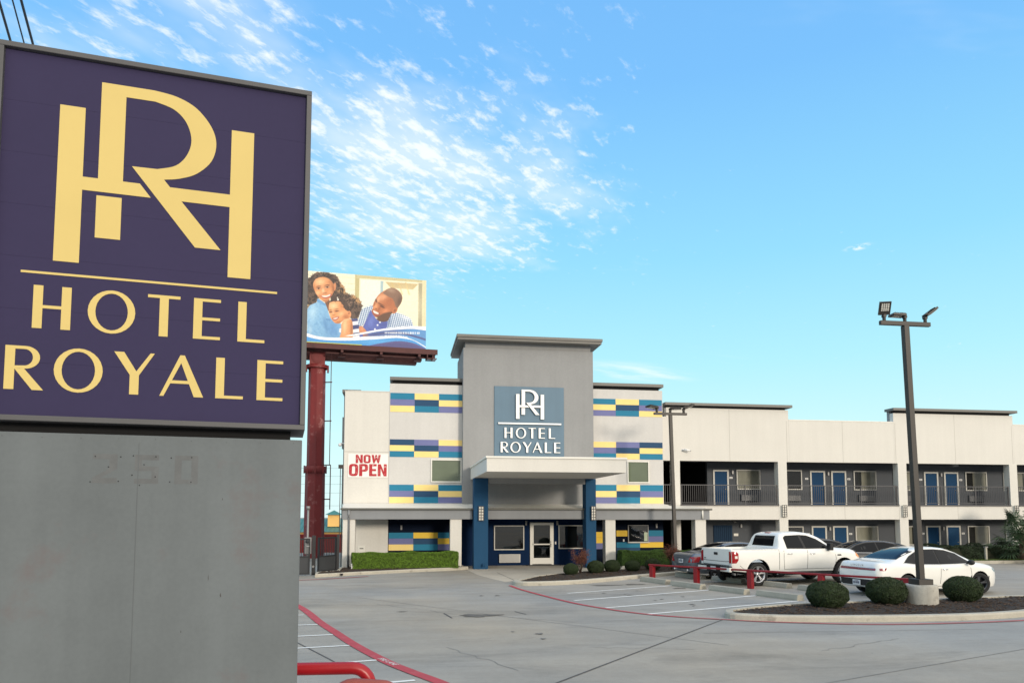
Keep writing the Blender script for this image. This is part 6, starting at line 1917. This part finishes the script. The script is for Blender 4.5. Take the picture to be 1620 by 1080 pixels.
def pickup(loc, rz, label):
    t = thing('pickup_truck', loc, label, 'pickup truck', 'cars parked in the lot', rz)
    P = dict(paint=M_WPAINT, x0=-2.90, x1=2.90, n=130, tuck=.05, sh=.965,
        zt=[(-2.90, 1.27), (-2.86, 1.29), (-1.02, 1.29), (-.94, 1.33), (-.80, 1.70), (-.70, 1.81), (-.45, 1.86), (.1, 1.875), (.55, 1.83), (.9, 1.71), (1.35, 1.43), (1.62, 1.30), (1.75, 1.285), (2.3, 1.24), (2.62, 1.16), (2.80, 1.02), (2.90, .85)],
        zs=[(-2.90, 1.20), (-2.8, 1.26), (-1.0, 1.26), (-.6, 1.22), (1.2, 1.18), (1.7, 1.17), (2.3, 1.10), (2.65, .98), (2.9, .80)],
        zb=[(-2.90, .52), (-2.6, .50), (-2.2, .46), (2.2, .44), (2.6, .42), (2.9, .48)],
        wm=[(-2.90, .94), (-2.82, .98), (-2.2, 1.01), (2.0, 1.01), (2.4, .97), (2.65, .88), (2.8, .76), (2.9, .6)],
        wr=[(-2.90, .90), (-1.0, .92), (-.85, .78), (-.5, .72), (.3, .71), (.8, .74), (1.3, .80), (1.7, .86), (2.3, .84), (2.6, .74), (2.9, .5)],
        dr=[(-2.90, .02), (-1.0, .02), (-.7, .08), (.5, .09), (1.2, .07), (1.8, .06), (2.9, .06)],
        xtra=[-.98, -.9, -.86, -.82, -.78, -.74, -2.88])
    bd = Body(P)
    wxF, wxR, r = 1.86, -1.85, .405
    P['wells'] = [(x, r + .04, r + .085, .62) for x in (wxF, wxR)]
    cuts = [cyl_cut(x, r + .04, r + .085, s * .62, s * 1.3) for x in (wxF, wxR) for s in (-1, 1)]
    cuts.append(box_cut(-2.80, -1.04, -.80, .80, .80, 1.6, 0))
    bd.cut(cuts)
    finish_body(t, bd, None)
    for x in (wxF, wxR):
        for s in (1, -1): wheel(t, x, s * .86, r, .275, M_RIM, 5)
    for sd in 'LR':
        bd.decal([[(-.60, 1.275), (-.63, 1.66), (-.52, 1.73), (.03, 1.75), (.14, 1.265)]], sd, .005).build('side_window', M_CARGL, t)
        bd.decal([[(.24, 1.26), (.13, 1.75), (.42, 1.73), (.80, 1.60), (1.38, 1.26)]], sd, .005).build('side_window', M_CARGL, t)
        bd.decal([[(.125, 1.262), (.015, 1.752), (.145, 1.752), (.255, 1.258)]], sd, .004, .05).build('door_pillar', M_CARBLK, t)
        seams = line_poly([(.26, 1.22), (.24, .9), (.22, .56)], .014) + line_poly([(1.46, 1.18), (1.50, .9), (1.44, .56)], .014) + line_poly([(-.76, 1.22), (-.78, .9), (-.76, .56)], .014) + line_poly([(-.97, 1.26), (-.97, .56)], .016) + line_poly([(1.44, .56), (-.76, .56)], .012) + line_poly([(-2.35, .52), (-2.6, .72)], .012)
        bd.decal(seams, sd, .003, .1).build('door_seam', M_SEAM, t)
        bd.decal(line_poly([(-2.8, 1.262), (-1.0, 1.262)], .03), sd, .004, .2).build('bed_rail_cap', M_CARBLK, t)
        handle(t, bd, -.52, 1.10, sd, M_CHROME, .22); handle(t, bd, .46, 1.09, sd, M_CHROME, .22)
        bd.decal([[(1.56, 1.00), (1.74, 1.00), (1.72, 1.05), (1.56, 1.05)]], sd, .006).build('fender_badge', M_CARBLK, t)
        bd.decal([[(2.45, .98), (2.62, .90), (2.70, .98), (2.55, 1.10), (2.45, 1.08)]], sd, .007, .05).build('indicator_light', M_AMBER, t)
        bd.decal([[(-2.89, .80), (-2.89, 1.20), (-2.74, 1.20), (-2.66, 1.14), (-2.66, .92), (-2.74, .80)]], sd, .008, .06).build('tail_light', M_TAIL, t)
        bd.decal([[(-2.80, .96), (-2.80, 1.05), (-2.70, 1.05), (-2.70, .96)]], sd, .013, .05).build('reversing_light', M_LENS, t)
        # step bar and frame below the doors
        s = 1 if sd == 'L' else -1
        b = MB(); b.tube([(-.95, s * .92, .40), (1.35, s * .92, .40)], .05, 8); b.build('step_bar', M_CARBLK, t)
    for s in (1, -1):
        bd.decal([[(s * .80, .80), (s * .925, .80), (s * .925, 1.19), (s * .80, 1.20)]], 'B', .008, .06).build('tail_light', M_TAIL, t)
    bd.decal([[(-.60, 1.36), (.60, 1.36), (.56, 1.72), (-.56, 1.72)]], 'B', .006, .08).build('rear_window', M_CARGL, t)
    bd.decal([[(-.70, 1.36), (.70, 1.36), (.60, 1.77), (-.60, 1.77)]], 'F', .006, .08).build('windscreen', M_CARGL, t)
    # tailgate details, bumper, hitch
    hx = bd.ray('B', 0, .95)[0].x
    b = MB(); b.box(hx - .012, hx - .001, -.11, .11, 1.06, 1.15); b.build('tailgate_handle', M_CARBLK, t)
    bd.decal(line_poly([(-.78, .86), (-.62, .845), (.62, .845), (.78, .86)], .018) + line_poly([(-.79, 1.20), (-.79, .72)], .012) + line_poly([(.79, 1.20), (.79, .72)], .012) + line_poly([(-.79, .715), (.79, .715)], .02), 'B', .003, .1).build('tailgate_seam', M_SEAM, t)
    b = MB(); b.box(-3.03, hx - .005, -.98, -.42, .50, .66); b.box(-3.03, hx - .005, .42, .98, .50, .66); b.build('rear_bumper', M_WPAINT, t, bevel=.025)
    b = MB(); b.box(-3.01, hx - .005, -.42, .42, .47, .70); b.box(-3.04, -2.92, -.98, .98, .662, .70); b.box(-3.08, -2.9, -.05, .05, .40, .48); b.build('bumper_step', M_CARBLK, t)
    b = MB(); b.box(-3.03, -3.011, -.155, .155, .53, .68); b.build('number_plate', M_PLATE, t)
    b = MB(); b.box(hx - .008, hx - .002, .62, .74, .90, .93); b.build('tailgate_badge', M_CARBLK, t)
    b = MB(); b.box(-.70, -.60, -.13, .13, 1.795, 1.838); b.build('high_brake_light', M_TAIL, t)
    for s in (1, -1):
        b = MB()
        b.box(1.12, 1.26, s * 1.06 - .10, s * 1.06 + .10, 1.20, 1.46); b.tube([(1.2, s * .90, 1.24), (1.2, s * 1.05, 1.26)], .03, 6)
        b.build('wing_mirror', M_CARBLK, t, bevel=.02)
        b = MB(); b.box(-2.0, 2.0, s * .42 - .05, s * .42 + .05, .36, .50); b.build('chassis_rail', M_CARBLK, t)
        bd.decal([[(s * .40, .92), (s * .66, .92), (s * .70, 1.04), (s * .44, 1.05)]], 'F', .006, .06).build('headlight', M_HEADL, t)
    b = MB(); b.tube([(-2.6, -.55, .42), (-2.75, -.9, .42)], .04, 8); b.build('exhaust_pipe', M_GREYM, t)
    b = MB(); b.tube([(-1.85, -.8, .40), (-1.85, .8, .40)], .06, 8); b.tube([(1.86, -.8, .40), (1.86, .8, .40)], .05, 8); b.build('axle', M_CARBLK, t)
    bd.decal([[(-.36, .62), (.36, .62), (.40, 1.0), (-.40, 1.0)]], 'F', .006, .1).build('grille', M_CHROME, t)
    return t
pickup((14.08, 25.25, 0), .165, 'white crew cab pickup truck parked behind the red guard rail')

for o in list(bpy.data.objects):
    if o.type == 'EMPTY': o.empty_display_size = .2
